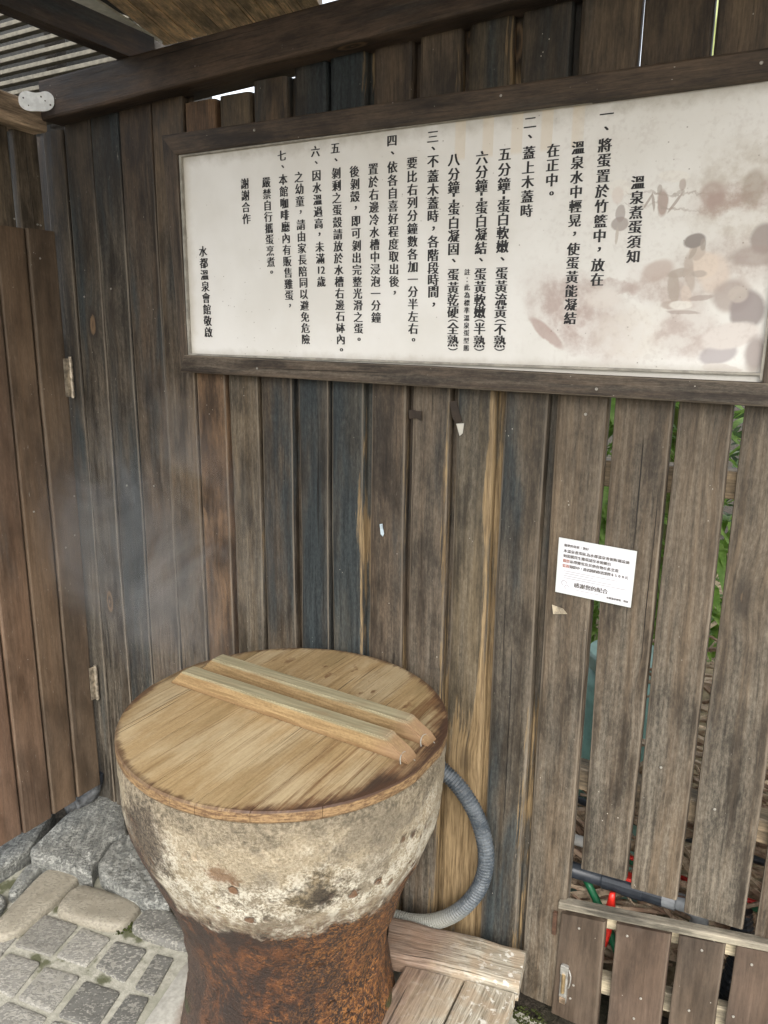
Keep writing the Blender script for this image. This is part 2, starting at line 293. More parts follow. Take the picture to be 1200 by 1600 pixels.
    # pale scuffs and specks of grit
    cn = N(150., 20., 41., 4., .7)
    cm = s.ss(s.add(cn, s.mul(s.attr('chip'), .13)), .73, .79)
    col = s.mix(s.mul(cm, .55), col, (.33, .30, .25))
    dv = s.voro(s.comb(s.mul(u, 62.), s.mul(v, 48.)), 1.); dsel = s.ss(s.noise(s.comb(s.mul(u, 12.), s.mul(v, 9.)), 1., 2.), .54, .66)
    col = s.mix(s.mul(s.ss(s.add(dv, s.mul(grit, .06)), .08, .12, .7, 0.), dsel), col, (.50, .47, .41))
    # checks along the grain
    crk = s.ss(N(110., .9, 55., 3., .5), .69, .73)
    col = s.mix(s.mul(crk, .85*k+.05), col, (.008, .007, .006))
    h = s.add(s.add(s.mul(fine, .6), s.mul(grit, .25)), s.add(s.mul(vfine, .3), s.mul(crk, -1.2)))
    h = s.add(h, s.add(s.mul(pm, -.4), s.mul(cm, -.3)))
    nrm = s.bump(h, .6*k+.15, .0025)
    ro = s.ss(s.add(s.mul(fine, .5), s.mul(blot, .5)), .3, .7, .48, .8)
    return s.done(col, ro, nrm, .38)
WOOD = make_wood('weathered_wood'); PAINTW = make_wood('painted_wood', .62)

def simple(name, col, rough=.6, var=.25, scale=40., metal=0., bump=.0, spec=.4):
    s = NT(name); p = s.objc(); nz = s.noise(p, scale, 4.)
    k = s.ss(nz, .3, .7, 1-var, 1+var); c = s.mix(1., col, s.comb(k, k, k), 'MULTIPLY')
    return s.done(c, rough, s.bump(nz, bump, .002) if bump else None, spec, metal)
STEEL = simple('zinc_steel', (.50, .49, .46), .42, .3, 60., .75)
SCREWM = simple('screw_metal', (.34, .32, .28), .5, .3, 300., .5)
RUSTY = simple('rusted_latch', (.30, .22, .15), .55, .5, 50., .6)

def mat_lid():
    s = NT('lid_timber'); p = s.pos(); q = s.sep(p); rnd = s.rand(); o = s.mul(rnd, 23.)
    x0 = q[0]; y = q[1]; x = s.add(x0, s.mul(s.math('FLOOR', s.mul(rnd, 2.)), .31))
    lo = s.noise(s.comb(s.mul(x, 7.), s.mul(y, 1.4), 2.), 1., 3.)
    gx = s.add(x, s.mul(lo, .04))
    fine = s.noise(s.comb(s.mul(gx, 120.), s.mul(y, 3.6), 1.), 1., 4., .66); vf = s.noise(s.comb(s.mul(gx, 290.), s.mul(y, 9.), 2.), 1., 3., .7)
    grit = s.noise(s.vmul(p, (230., 170., 230.)), 1., 3., .75)
    mid = s.noise(s.comb(s.mul(gx, 42.), s.mul(y, 2.2), 3.), 1., 5., .62); big = s.noise(s.comb(s.mul(x, 9.), s.mul(y, 3.), 4.), 1., 4., .6)
    g0 = s.add(s.add(s.mul(fine, .45), s.mul(vf, .3)), s.mul(grit, .25))
    c = s.mix(s.ss(g0, .36, .64), (.255, .180, .092), (.375, .285, .160))
    c = s.mix(s.mul(s.ss(big, .46, .64), .75), c, s.mix(s.ss(g0, .36, .64), (.36, .295, .185), (.49, .42, .285)))
    c = s.mix(s.mul(s.ss(big, .46, .32), .70), c, s.mix(s.ss(g0, .36, .64), (.185, .140, .068), (.27, .21, .112)))
    ln1 = s.noise(s.comb(s.mul(gx, 210.), s.mul(y, 1.6), 21.), 1., 3., .6); lsel = s.ss(mid, .42, .62)
    c = s.mix(s.mul(s.ss(ln1, .54, .66), s.add(.25, s.mul(lsel, .5))), c, (.115, .062, .027))
    c = s.mix(s.ss(mid, .56, .72, 0., .45), c, (.15, .088, .04))
    kk = s.ss(rnd, 0., 1., .76, .96); c = s.mix(1., c, s.comb(s.mul(kk, 1.0), s.mul(kk, .95), s.mul(kk, .87)), 'MULTIPLY')
    dx = s.add(x0, .8935); dy = s.add(y, .366); r = s.math('SQRT', s.add(s.mul(dx, dx), s.mul(dy, dy)))
    st = s.noise(s.comb(s.mul(gx, 95.), s.mul(y, 3.2), 3.), 1., 5., .7); iso = s.noise(p, 20., 5., .65)
    k = s.add(s.mul(s.add(st, -.5), .11), s.mul(s.add(iso, -.5), .07)); wet = s.add(r, k)
    right = s.ss(s.add(dx, s.mul(dy, -.10)), .02, .34); wr = s.add(wet, s.mul(right, .045))
    # rusty water drawn into the grain on the right
    run = s.mul(s.ss(s.noise(s.comb(s.mul(gx, 60.), s.mul(y, 1.8), 13.), 1., 5., .65), .47, .60), s.ss(s.add(right, s.mul(s.add(iso, -.5), .7)), .22, .75))
    c = s.mix(s.mul(run, .75), c, (.115, .052, .022))
    c = s.mix(s.ss(wr, .330, .358, 0., .72), c, (.11, .052, .024))
    c = s.mix(s.mul(s.ss(wr, .349, .376, 0., .85), s.ss(right, .0, .5, .45, 1.)), c, (.022, .013, .010))
    thin = s.ss(s.add(r, s.mul(s.add(s.add(s.mul(iso, .5), s.mul(st, .5)), -.5), .06)), .322, .335); c = s.mix(s.mul(thin, .72), c, (.06, .030, .017))
    side = s.ss(q[2], .8175, .8150)
    c = s.mix(side, c, s.mix(s.ss(s.add(s.mul(s.noise(s.comb(s.mul(x, 50.), s.mul(y, 50.), s.mul(q[2], 260.)), 1., 4., .65), .7), s.mul(grit, .3)), .38, .62), (.095, .052, .026), (.27, .175, .085)))
    dr = s.noise(s.vmul(p, (30., 17., 1.)), 1., 4.)
    drip = s.mul(s.ss(dr, .60, .66), s.mul(s.ss(dy, .06, .12), s.ss(r, .30, .24))); c = s.mix(s.mul(drip, .75), c, (.11, .048, .02))
    crk = s.ss(s.noise(s.comb(s.mul(gx, 150.), s.mul(y, 1.5), 8.), 1., 3.), .64, .68); c = s.mix(s.mul(crk, .8), c, (.045, .027, .016))
    h = s.add(s.add(s.mul(fine, .7), s.mul(vf, .3)), s.add(s.mul(crk, -1.), s.mul(grit, .25)))
    return s.done(c, s.ss(fine, .3, .7, .5, .75), s.bump(h, .55, .002), .35)
LID = mat_lid()
def mat_handle():
    s = NT('handle_timber'); q = s.sep(s.pos())
    fine = s.noise(s.comb(s.mul(q[0], 5.), s.mul(q[1], 230.), s.mul(q[2], 230.)), 1., 3., .6)
    mid = s.noise(s.comb(s.mul(q[0], 5.), s.mul(q[1], 30.), s.mul(q[2], 36.)), 1., 5., .65); grit = s.noise(s.vmul(s.pos(), (160., 260., 260.)), 1., 3., .75)
    c = s.mix(s.ss(s.add(s.mul(fine, .6), s.mul(grit, .4)), .38, .62), (.185, .120, .055), (.305, .212, .105))
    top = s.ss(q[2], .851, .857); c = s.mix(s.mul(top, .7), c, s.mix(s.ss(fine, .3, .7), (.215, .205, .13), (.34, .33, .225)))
    c = s.mix(s.ss(mid, .55, .75, 0., .6), c, (.19, .11, .05))
    e = s.ss(q[0], -.68, -.60); c = s.mix(s.mul(e, s.ss(mid, .35, .6, .25, .8)), c, (.24, .15, .09))
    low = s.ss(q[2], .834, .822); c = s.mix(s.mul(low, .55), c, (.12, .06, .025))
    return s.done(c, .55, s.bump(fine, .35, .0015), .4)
HANDLE = mat_handle()
def mat_tub():
    s = NT('crusted_stone'); p = s.pos(); q = s.sep(p); z = q[2]
    n1 = s.noise(p, 7., 5., .6); n2 = s.noise(p, 26., 6., .68); n3 = s.noise(p, 105., 5., .7); n4 = s.noise(p, 210., 4., .75)
    mid = s.noise(s.vadd(p, (7, 1, 2)), 15., 6., .68)
    grain = s.add(s.mul(n3, .5), s.mul(n4, .5))
    cr = s.mix(s.ss(grain, .34, .66), (.275, .22, .14), (.455, .385, .275))
    soft = s.noise(s.vadd(p, (1, 8, 3)), 9., 4., .6)
    cr = s.mix(s.ss(soft, .46, .60, 0., .85), cr, s.mix(s.ss(grain, .34, .66), (.17, .142, .098), (.28, .235, .17)))
    cr = s.mix(s.ss(mid, .54, .64, 0., .6), cr, s.mix(s.ss(grain, .36, .64), (.115, .098, .07), (.24, .20, .145)))
    # whiter lime crust on the lower belly
    lower = s.ss(s.add(s.math('SUBTRACT', .70, z), s.mul(s.add(n1, -.5), .30)), -.04, .06)
    cr = s.mix(s.mul(lower, s.ss(s.add(s.mul(n2, .6), s.mul(grain, .4)), .44, .58)), cr, s.mix(s.ss(n4, .35, .6), (.52, .47, .37), (.66, .61, .50)))
    top = s.ss(s.add(z, s.mul(s.add(mid, -.5), .16)), .745, .79); cr = s.mix(s.mul(top, .62), cr, s.mix(s.ss(n3, .4, .6), (.095, .078, .052), (.25, .205, .14)))
    def spot(c, r, amp, col, base, al):
        d = s.vadd(p, tuple(-a for a in c)); d = s.vmul(d, tuple(1/a for a in r)); L = s.n('ShaderNodeVectorMath', operation='LENGTH'); s.ln(d, L.inputs[0])
        m = s.ss(s.add(L.outputs['Value'], s.mul(s.add(s.add(s.mul(n2, .6), s.mul(n3, .4)), -.5), amp)), 1.15, .45); return s.mix(s.mul(m, al), base, col)
    dirt = s.mix(s.ss(grain, .38, .62), (.038, .030, .023), (.15, .115, .08))
    cr = spot((-.975, -.69, .70), (.085, .12, .10), 2.0, dirt, cr, .9)
    cr = spot((-1.02, -.66, .665), (.10, .12, .075), 2.2, dirt, cr, .7)
    patch = s.mix(s.ss(n3, .4, .6), (.05, .038, .022), (.19, .14, .075))
    cr = spot((-.664, -.60, .645), (.050, .07, .050), 2.6, patch, cr, .85)
    cr = spot((-.655, -.60, .628), (.018, .05, .036), 2.2, (.035, .026, .018), cr, .8)
    cr = spot((-.80, -.68, .685), (.035, .06, .022), 3.0, (.17, .085, .04), cr, .7)
    psel = s.ss(s.noise(s.vadd(p, (2, 9, 4)), 7., 2.), .44, .54)
    pit = s.voro(s.vadd(p, s.comb(s.mul(n3, .02), s.mul(n3, .02), 0.)), 24.)
    pits = s.mul(s.ss(pit, .30, .17), s.mul(psel, s.ss(z, .75, .68)))
    cr = s.mix(s.mul(pits, .9), cr, s.mix(s.ss(n1, .4, .6), (.17, .075, .03), (.075, .055, .04)))
    ru = s.mix(s.ss(s.add(s.mul(n2, .6), s.mul(n3, .4)), .38, .62), (.026, .016, .012), (.125, .048, .019))
    ru = s.mix(s.mul(s.ss(n3, .50, .66), s.ss(n1, .40, .62)), ru, (.22, .085, .026))
    vst = s.noise(s.vmul(p, (20., 20., 5.5)), 1., 6., .7); ru = s.mix(s.ss(vst, .46, .56, 0., .88), ru, (.030, .019, .015))
    side = s.ss(s.add(q[0], s.mul(s.add(n1, -.5), .2)), -.80, -.66); ru = s.mix(s.mul(side, s.ss(s.add(s.mul(n3, .6), s.mul(n4, .4)), .46, .60, 0., .8)), ru, (.36, .155, .042))
    lf = s.ss(s.add(q[0], s.mul(s.add(n1, -.5), .2)), -.90, -1.03); ru = s.mix(s.mul(lf, .75), ru, s.mix(s.ss(grain, .4, .6), (.04, .026, .02), (.11, .07, .05)))
    mo = s.mul(s.ss(s.noise(s.vadd(p, (5, 5, 5)), 16., 3.), .58, .66), s.ss(z, .22, .12)); ru = s.mix(mo, ru, (.035, .05, .012))
    left = s.ss(q[0], -.93, -1.02); lim = s.add(.53, s.mul(left, .11))
    m = s.ss(s.add(s.add(s.math('SUBTRACT', z, lim), s.mul(s.add(n2, -.5), .11)), s.mul(s.add(n1, -.5), .09)), -.014, .016)
    tr = s.mul(m, s.ss(s.add(s.math('SUBTRACT', z, lim), s.mul(s.add(n2, -.5), .12)), .075, .0)); cr = s.mix(s.mul(tr, s.ss(n3, .42, .58)), cr, (.14, .09, .055))
    c = s.mix(m, ru, cr)
    h = s.add(s.mul(n2, .9), s.add(s.mul(n3, .65), s.mul(n4, .35))); h = s.add(h, s.add(s.mul(pits, -.9), s.mul(m, .25)))
    return s.done(c, s.ss(m, 0., 1., .48, .85), s.bump(h, 1., .011), .35)
TUB = mat_tub()
def mat_stone(name, a, b, pit, sc=1., bump=.6, wet=0., stri=0.):
    s = NT(name); p = s.vadd(s.pos(), s.comb(s.mul(s.rand(), 9.), s.mul(s.rand(), 5.), 0.))
    n1 = s.noise(p, 6.*sc, 5., .6); n2 = s.noise(p, 38.*sc, 5., .65)
    ps = s.n('ShaderNodeVectorRotate', rotation_type='Z_AXIS'); s.ln(p, ps.inputs['Vector']); ps.inputs['Angle'].default_value = .95
    n3 = s.noise(s.vmul(ps.outputs[0], (170.*sc, 95.*sc, 130.*sc)), 1., 3., .6)
    st = s.noise(s.vmul(ps.outputs[0], (9., 70., 160.)), 1., 5., .65)
    c = s.mix(s.ss(s.add(s.mul(n1, .5), s.mul(n2, .5)), .36, .64), a, b)
    at = s.attr('dark'); blotch = s.ss(s.add(s.mul(n2, .6), s.mul(n1, .4)), .36, .60)
    sp = s.ss(s.add(n3, s.add(s.mul(at, .10), s.mul(s.add(blotch, -.5), .14))), .52, .59)
    c = s.mix(s.mul(sp, s.add(.45, s.mul(at, .2))), c, s.mix(at, pit, (.045, .046, .044)))
    c = s.mix(s.mul(s.ss(st, .50, .62), .8*stri), c, pit); c = s.mix(s.mul(s.ss(st, .44, .34), .7*stri), c, tuple(x*1.5 for x in b))
    k = s.ss(s.rand(), 0., 1., .85, 1.12); c = s.mix(1., c, s.comb(k, k, k), 'MULTIPLY')
    h = s.add(s.add(s.mul(n2, .8), s.mul(sp, -.35)), s.mul(st, 1.6*stri))
    return s.done(c, s.ss(n2, .3, .7, .5, .85), s.bump(h, bump, .006 if not stri else .014), .4)
SETT = mat_stone('granite_sett', (.205, .196, .168), (.325, .31, .27), (.115, .11, .10), 1.1)
KERB = mat_stone('sandy_cobble', (.19, .17, .13), (.29, .265, .21), (.13, .115, .085), 1., .5)
ROCK = mat_stone('slate_rock', (.17, .172, .155), (.36, .36, .325), (.06, .065, .063), .8, 1., 0., .5)
def mat_mortar():
    s = NT('mortar_bed'); p = s.pos(); n1 = s.noise(p, 5., 5.); n2 = s.noise(p, 60., 5., .65); n3 = s.noise(p, 220., 3.)
    c = s.mix(s.ss(n2, .3, .7), (.26, .25, .205), (.38, .365, .305)); c = s.mix(s.ss(n1, .48, .66, 0., .6), c, (.20, .20, .15))
    q = s.sep(p)
    mo = s.mul(s.ss(s.noise(p, 14., 4.), .52, .64), s.ss(q[0], -1.22, -1.40)); c = s.mix(s.mul(mo, .85), c, (.05, .055, .018))
    return s.done(c, .85, s.bump(s.add(n2, n3), .5, .003), .3)
MORTAR = mat_mortar()
def mat_soil():
    s = NT('soil'); p = s.pos(); n1 = s.noise(p, 3., 5.); n2 = s.noise(p, 50., 5., .7)
    c = s.mix(s.ss(n2, .3, .7), (.022, .018, .014), (.085, .07, .052)); c = s.mix(s.ss(n1, .5, .7, 0., .5), c, (.04, .045, .02))
    return s.done(c, .95, s.bump(n2, .9, .02), .2)
SOIL = mat_soil()
def mat_leaf(name, a, b):
    s = NT(name); n = s.noise(s.pos(), 9., 3.); n2 = s.noise(s.pos(), 60., 3.)
    c = s.mix(s.ss(s.add(s.mul(n, .6), s.mul(n2, .4)), .35, .65), a, b)
    m = s.done(c, .42, None, .5)
    tr = s.n('ShaderNodeBsdfTranslucent'); s.ln(c, tr.inputs[0]); mx = s.n('ShaderNodeMixShader'); mx.inputs[0].default_value = .5
    s.ln(s.b.outputs[0], mx.inputs[1]); s.ln(tr.outputs[0], mx.inputs[2]); s.ln(mx.outputs[0], s.out.inputs[0])
    return m
LEAF = mat_leaf('green_leaf', (.16, .30, .05), (.36, .52, .14)); LEAFD = mat_leaf('dark_leaf', (.02, .045, .012), (.055, .10, .025))
def mat_stalk():
    s = NT('dry_stalk'); at = s.noise(s.pos(), 16., 2.); f = s.noise(s.pos(), 120., 3.)
    c = s.mix(s.ss(at, .35, .65), (.28, .18, .12), (.66, .53, .38)); c = s.mix(s.ss(f, .5, .7, 0., .5), c, (.05, .032, .02))
    return s.done(c, .75, None, .3)
STALK = mat_stalk()

# ------------------------------------------------------------------ ground
bm = bmesh.new(); uv = None
bmesh.ops.create_grid(bm, x_segments=2, y_segments=2, size=60); bmesh.ops.translate(bm, verts=bm.verts, vec=(0, 0, -.03))
tag(obj('ground', bm, SOIL), 'dark damp soil all around and behind the plank fence', kind='structure')
def mat_bed():
    return MORTAR
paving = thing('paving', 'grey stone sett paving with pale mortar joints in front of the tub', None, (-1.3, -.6, 0), kind='structure')
bm = bmesh.new()
bmesh.ops.create_grid(bm, x_segments=24, y_segments=40, size=.5)
for v in bm.verts:
    v.co = V((-1.93+(v.co.x+.5)*3.6, -3.6+(v.co.y+.5)*3.56, 0))
    v.co.z = .002*mn.noise(v.co*9)-.001
obj('mortar_bed', bm, MORTAR, paving)
def smooth_poly(pts, it=2, keep=.22):
    for _ in range(it):
        out = []
        n = len(pts)
        for i in range(n):
            a, b = pts[i], pts[(i+1) % n]
            out.append((a[0]*(1-keep)+b[0]*keep, a[1]*(1-keep)+b[1]*keep)); out.append((a[0]*keep+b[0]*(1-keep), a[1]*keep+b[1]*(1-keep)))
        pts = out
    return pts
def stone_bm(pts, top, base=-.03, bev=.012, rough=.004, its=2, keep=.2, rings=3, seed=0, slope=0.):
    pts = smooth_poly(pts, its, keep); n = len(pts)
    cx = sum(p[0] for p in pts)/n; cy = sum(p[1] for p in pts)/n
    bm = bmesh.new(); R = []
    def ring(k, z, rg, xy=.5):
        out = []
        for (x, y) in pts:
            px, py = cx+(x-cx)*k, cy+(y-cy)*k
            q = V((px*22+seed, py*22, z*22)); q2 = q*2.7
            dz = (mn.noise(q)+.5*mn.noise(q2))*rg
            dx = mn.noise(q+V((9, 0, 0)))*rg*xy; dy = mn.noise(q+V((0, 9, 0)))*rg*xy
            out.append(bm.verts.new((px+dx, py+dy, z+dz+slope*(px-cx))))
        R.append(out)
    size = max(max(abs(p[0]-cx), abs(p[1]-cy)) for p in pts)
    b = min(bev/size, .3)
    ring(1., base, 0.); ring(1., top-bev, rough); ring(1-b*.3, top-bev*.3, rough); ring(1-b, top, rough)
    for j in range(1, rings+1): ring((1-b)*(1-j/(rings+.6)), top+bev*.12, rough)
    for i in range(len(R)-1):
        for k in range(n): bm.faces.new((R[i][k], R[i][(k+1) % n], R[i+1][(k+1) % n], R[i+1][k]))
    c = bm.verts.new((cx, cy, top+bev*.12))
    for k in range(n): bm.faces.new((R[-1][k], R[-1][(k+1) % n], c))
    bmesh.ops.recalc_face_normals(bm, faces=bm.faces)
    return bm
dk = [.35, .4, 1.1, .9, .3, .35, 1.0, 1.15, .45, .3, .8, .4]; si = 0
for i, (nm, zt, pts) in enumerate(STONES):
    if nm == 'rock': o = obj('rock', stone_bm(pts, zt, -.03, .014, .007, 2, .09, 9, i*3.1), ROCK, paving, {'dark': .25}, True)
    elif nm == 'dark': o = obj('cobble', stone_bm(pts, zt, -.03, .014, .005, 2, .16, 3, i), SETT, paving, {'dark': 1.}, True)
    elif nm in ('kerb_stone', 'cobble'):
        o = obj(nm, stone_bm(pts, zt, -.03, .016, .004, 2, .2, 3, i), ROCK if i in (3, 4) else KERB, paving, {'dark': .12}, True)
    else:
        o = obj('sett', stone_bm(pts, zt, -.03, .0025, .0022, 2, .05, 3, i), SETT, paving, {'dark': dk[si % 12]}, True); si += 1
# further setts in the same rows, left and in front of the picture
def copyto(src, loc):
    o = src.copy(); COL.objects.link(o); o.parent = paving; o.location = loc; return o
src = [o for o in paving.children if o.name.startswith('sett')]
for k, o in enumerate(src[:8]):
    copyto(o, (-.03, -.36, 0)) if k >= 4 else None
TC = V((-.8935, -.366, 0))
bm = bmesh.new(); rin, n = .225, 40; A = []; B = []; Cc = []
for k in range(n):
    a = 2*math.pi*k/n; rr = .345+.018*mn.noise(V((math.cos(a)*2, math.sin(a)*2, 1)))
    A.append(bm.verts.new((TC.x+math.cos(a)*rin, TC.y+math.sin(a)*rin, .022)))
    B.append(bm.verts.new((TC.x+math.cos(a)*rr, TC.y+math.sin(a)*rr, .016)))
    Cc.append(bm.verts.new((TC.x+math.cos(a)*(rr+.012), TC.y+math.sin(a)*(rr+.012), -.02)))
for k in range(n):
    j = (k+1) % n; bm.faces.new((A[k], A[j], B[j], B[k])); bm.faces.new((B[k], B[j], Cc[j], Cc[k]))
bmesh.ops.recalc_face_normals(bm, faces=bm.faces)
def mat_collar():
    s = NT('pale_concrete'); p = s.pos(); n1 = s.noise(p, 8., 5.); n2 = s.noise(p, 80., 4.)
    c = s.mix(s.ss(n2, .3, .7), (.34, .325, .28), (.46, .44, .385)); c = s.mix(s.ss(n1, .5, .68, 0., .5), c, (.22, .19, .14))
    d = s.vadd(p, (.8935, .366, 0)); L = s.n('ShaderNodeVectorMath', operation='LENGTH'); s.ln(s.vmul(d, (1, 1, 0)), L.inputs[0])
    c = s.mix(s.ss(s.add(L.outputs['Value'], s.mul(n1, .06)), .315, .275), c, (.13, .055, .025))
    return s.done(c, .8, s.bump(n2, .35, .003), .35)
obj('concrete_collar', bm, mat_collar(), paving, smooth=True)
MOSS = simple('moss', (.03, .036, .009), .95, .5, 70., 0., .8, .2)
bm = bmesh.new()
for (cx, cy, rr) in [(-1.50, -.335, .03), (-1.455, -.315, .02), (-.39, -.08, .045), (-.43, -.045, .03)]:
    for k in range(110):
        a = R_(0, 6.28); d = rr*math.sqrt(random.random()); x, y = cx+math.cos(a)*d*1.3, cy+math.sin(a)*d
        r = bmesh.ops.create_icosphere(bm, subdivisions=1, radius=R_(.0015, .0042), matrix=Matrix.Translation((x, y, R_(-.004, .003))))
tag(obj('moss', bm, MOSS), 'dark green moss in the joints between the stones', kind='stuff')
# weathered grey sill stone under the door
door_sill = obj('sill_stone', stone_bm([(-2.09, -1.3), (-1.945, -1.3), (-1.938, -.35), (-1.955, -.262), (-2.06, -.10), (-2.10, -.12)], .035, -.03, .015, .006, 2, .12, 5, 77), ROCK, None, {'dark': .3}, True)
tag(door_sill, 'long grey weathered sill stone lying below the plank door', 'sill')

# ------------------------------------------------------------------ back fence: close boards on the left, open slats on the right
post = board('gap_post', (-2.04, .026, .0), (-1.96, .026, .0), (-2.04, .026, 2.12), (-1.96, .026, 2.12), (0, 1, 0), .07, WOOD, None, dict(tint=(.04, .03, .022), grey=.1), nseg=2, loc=(-2., .05, 0))  # added post, blocks the bright gap behind the corner
tag(post, 'dark square post added behind the corner of door and fence to close the bright gap', 'post')
fence = thing('plank_fence', 'tall weathered brown plank fence behind the tub, open slatted at its right end', 'fence', (-1., 0, 0))
TOPZ = [2.120, 2.15, 2.15, 2.15, 2.15, 2.131, 2.133, 2.150, 2.187, 2.184, 2.188, 2.189, 2.186, 2.196, 2.19]
TI = [((.060, .048, .037), .35, .35, 0, .3), ((.055, .045, .036), .45, .4, 0, .35), ((.05, .042, .035), .6, .4, .05, .5), ((.07, .052, .039), .35, .3, .12, .5),
      ((.085, .064, .046), .15, .35, .22, .4), ((.135, .085, .052), .05, .1, .1, .2), ((.10, .078, .054), .2, .45, .1, .2), ((.085, .063, .044), .58, .3, .1, .25),
      ((.05, .045, .04), .95, .2, .0, .2), ((.05, .050, .046), .88, .3, .42, .25), ((.075, .057, .043), .28, .2, .34, .35), ((.095, .075, .058), .12, .35, .36, .3),
      ((.095, .078, .055), .3, .5, .50, .35), ((.078, .063, .048), .62, .35, .12, .3), ((.098, .077, .058), .15, .35, .08, .25)]
S_ = [-1.975]+SEAMS[1:]+[SEAM_END]
for i in range(15):
    xl, xr = S_[i], S_[i+1]; gap = .005 if i < 6 else .0095
    if i > 9: gap = .0130
    tint, st, gr, pe, ch = TI[i]; yf = R_(-.003, .003)
    dx = R_(-.004, .004)
    last = i == 14
    board('plank', (xl+gap*.3+dx*.3, yf, .015), (xr-gap, yf, .015), (xl+gap*.3+dx, yf, TOPZ[i]), (xr-gap+dx*.4+(.0085 if last else 0), yf, TOPZ[i]), (0, 1, 0), .025,
          WOOD, fence, dict(tint=(tint[0]*.80, tint[1]*.76, tint[2]*.68), stain=st, grey=gr, peel=pe, chip=ch, low=1., peel_low={11: .25, 12: .75, 13: .35, 10: .25}.get(i, .0)), bev=.005 if i < 6 else .0095, nseg=6, wob=.0022, tongue=0 if i == 14 else gap+.012, tongue_d=.92)
SL = SLATS+[[.008, .085], [.098, .185], [.196, .285], [.297, .385], [.40, .49]]
SB = [.418, .415, .400, .405, .41, .4, .405, .41]
ST = [((.088, .068, .049), .12, .40, 0., .2), ((.092, .072, .053), .12, .42, .03, .2), ((.086, .068, .050), .2, .42, .0, .25), ((.082, .060, .042), .15, .35, .05, .3)]
for i, (a, b) in enumerate(SL):
    if i == 2: b = -.008; 
    if i == 3: a = .010
    a, b = a+.0015, b-.0015
    tint, st, gr, pe, ch = ST[i % 4]; yf = R_(-.002, .002)
    board('slat', (a, yf, SB[i]-.004), (b, yf, SB[i]+.004), (a-(.0115 if i == 0 else .001), yf, 2.30), (b+(.004 if i == 0 else 0), yf, 2.30), (0, 1, 0), .022, WOOD, fence,
          dict(tint=(tint[0]*.80, tint[1]*.76, tint[2]*.70), stain=st, grey=gr, peel=pe, chip=ch, low=.8), bev=.005, nseg=6, wob=.0024)
for z in (.585, 1.285, 1.9):
    board('rail', (-1.93, .0285, z), (-1.93, .0285, z+.055), (.6, .0285, z+.012), (.6, .0285, z+.067), (0, 1, 0), .045, WOOD, fence,
          dict(tint=(.20, .15, .095), grey=.25, stain=.0, hw=.03), nseg=2)
# scraps left on the boards
PAPER = simple('old_paper', (.50, .48, .42), .8, .1); TAPE = simple('brown_tape', (.03, .02, .013), .4, .3)
def patch(name, pts, y, mat):
    bm = bmesh.new(); f = [bm.verts.new((x, y, z)) for x, z in pts]; b = [bm.verts.new((x, y+.0012, z)) for x, z in pts]; n = len(pts)
    bm.faces.new(f); bm.faces.new(list(reversed(b)))
    for k in range(n): bm.faces.new((f[k], f[(k+1) % n], b[(k+1) % n], b[k]))
    bmesh.ops.recalc_face_normals(bm, faces=bm.faces)
    return obj(name, bm, mat, fence)
patch('paper_scrap', [(-.690, 1.402), (-.672, 1.404), (-.674, 1.382), (-.681, 1.376)], -.0055, PAPER)
patch('tape_scrap', [(-.708, 1.448), (-.693, 1.452), (-.676, 1.408), (-.690, 1.400), (-.70, 1.415)], -.005, TAPE)
patch('tape_scrap', [(-.808, 1.425), (-.775, 1.424), (-.776, 1.402), (-.79, 1.408), (-.806, 1.405)], -.005, TAPE)
patch('paint_fleck', [(-.880, 1.150), (-.873, 1.152), (-.868, 1.128), (-.871, 1.121), (-.877, 1.126)], -.005, simple('pale_blue_fleck', (.36, .43, .47), .6, .3, 120.))
patch('gum_patch', [(-.452, 1.030), (-.428, 1.026), (-.418, 1.016), (-.448, 1.010)], -.005, simple('old_glue', (.33, .28, .20), .8, .4, 90.))
# screws: one mesh shared by all
bm = bmesh.new(); bmesh.ops.create_cone(bm, cap_ends=True, segments=12, radius1=.0030, radius2=.0024, depth=.0014)
bmesh.ops.rotate(bm, verts=bm.verts, matrix=Matrix.Rotation(math.radians(90), 3, 'X'))
for ang in (0, 90):
    b2 = bmesh.new(); box_bm(b2, (-.0017, -.0010, -.0004), (.0017, -.00075, .0004)); bmesh.ops.rotate(b2, verts=b2.verts, matrix=Matrix.Rotation(math.radians(ang+20), 3, 'Y'))
    me = bpy.data.meshes.new('t'); b2.to_mesh(me); bm.from_mesh(me); b2.free(); bpy.data.meshes.remove(me)
SCREW_ME = bpy.data.meshes.new('screw'); bm.to_mesh(SCREW_ME); bm.free(); SCREW_ME.materials.append(SCREWM)
def screw(parent, loc, rz=0.):
    o = bpy.data.objects.new('screw', SCREW_ME); COL.objects.link(o); o.parent = parent
    o.location = V(loc)-wloc(parent); o.rotation_euler = (0, R_(0, 3), rz); return o
for (x, z) in [(-.05, 1.245), (-1.85, 1.68), (-1.74, 1.70), (-.41, 1.44), (-1.62, 1.16), (-1.73, 1.15), (-.2, .72), (-.09, .66)]: screw(fence, (x, -.0035, z))

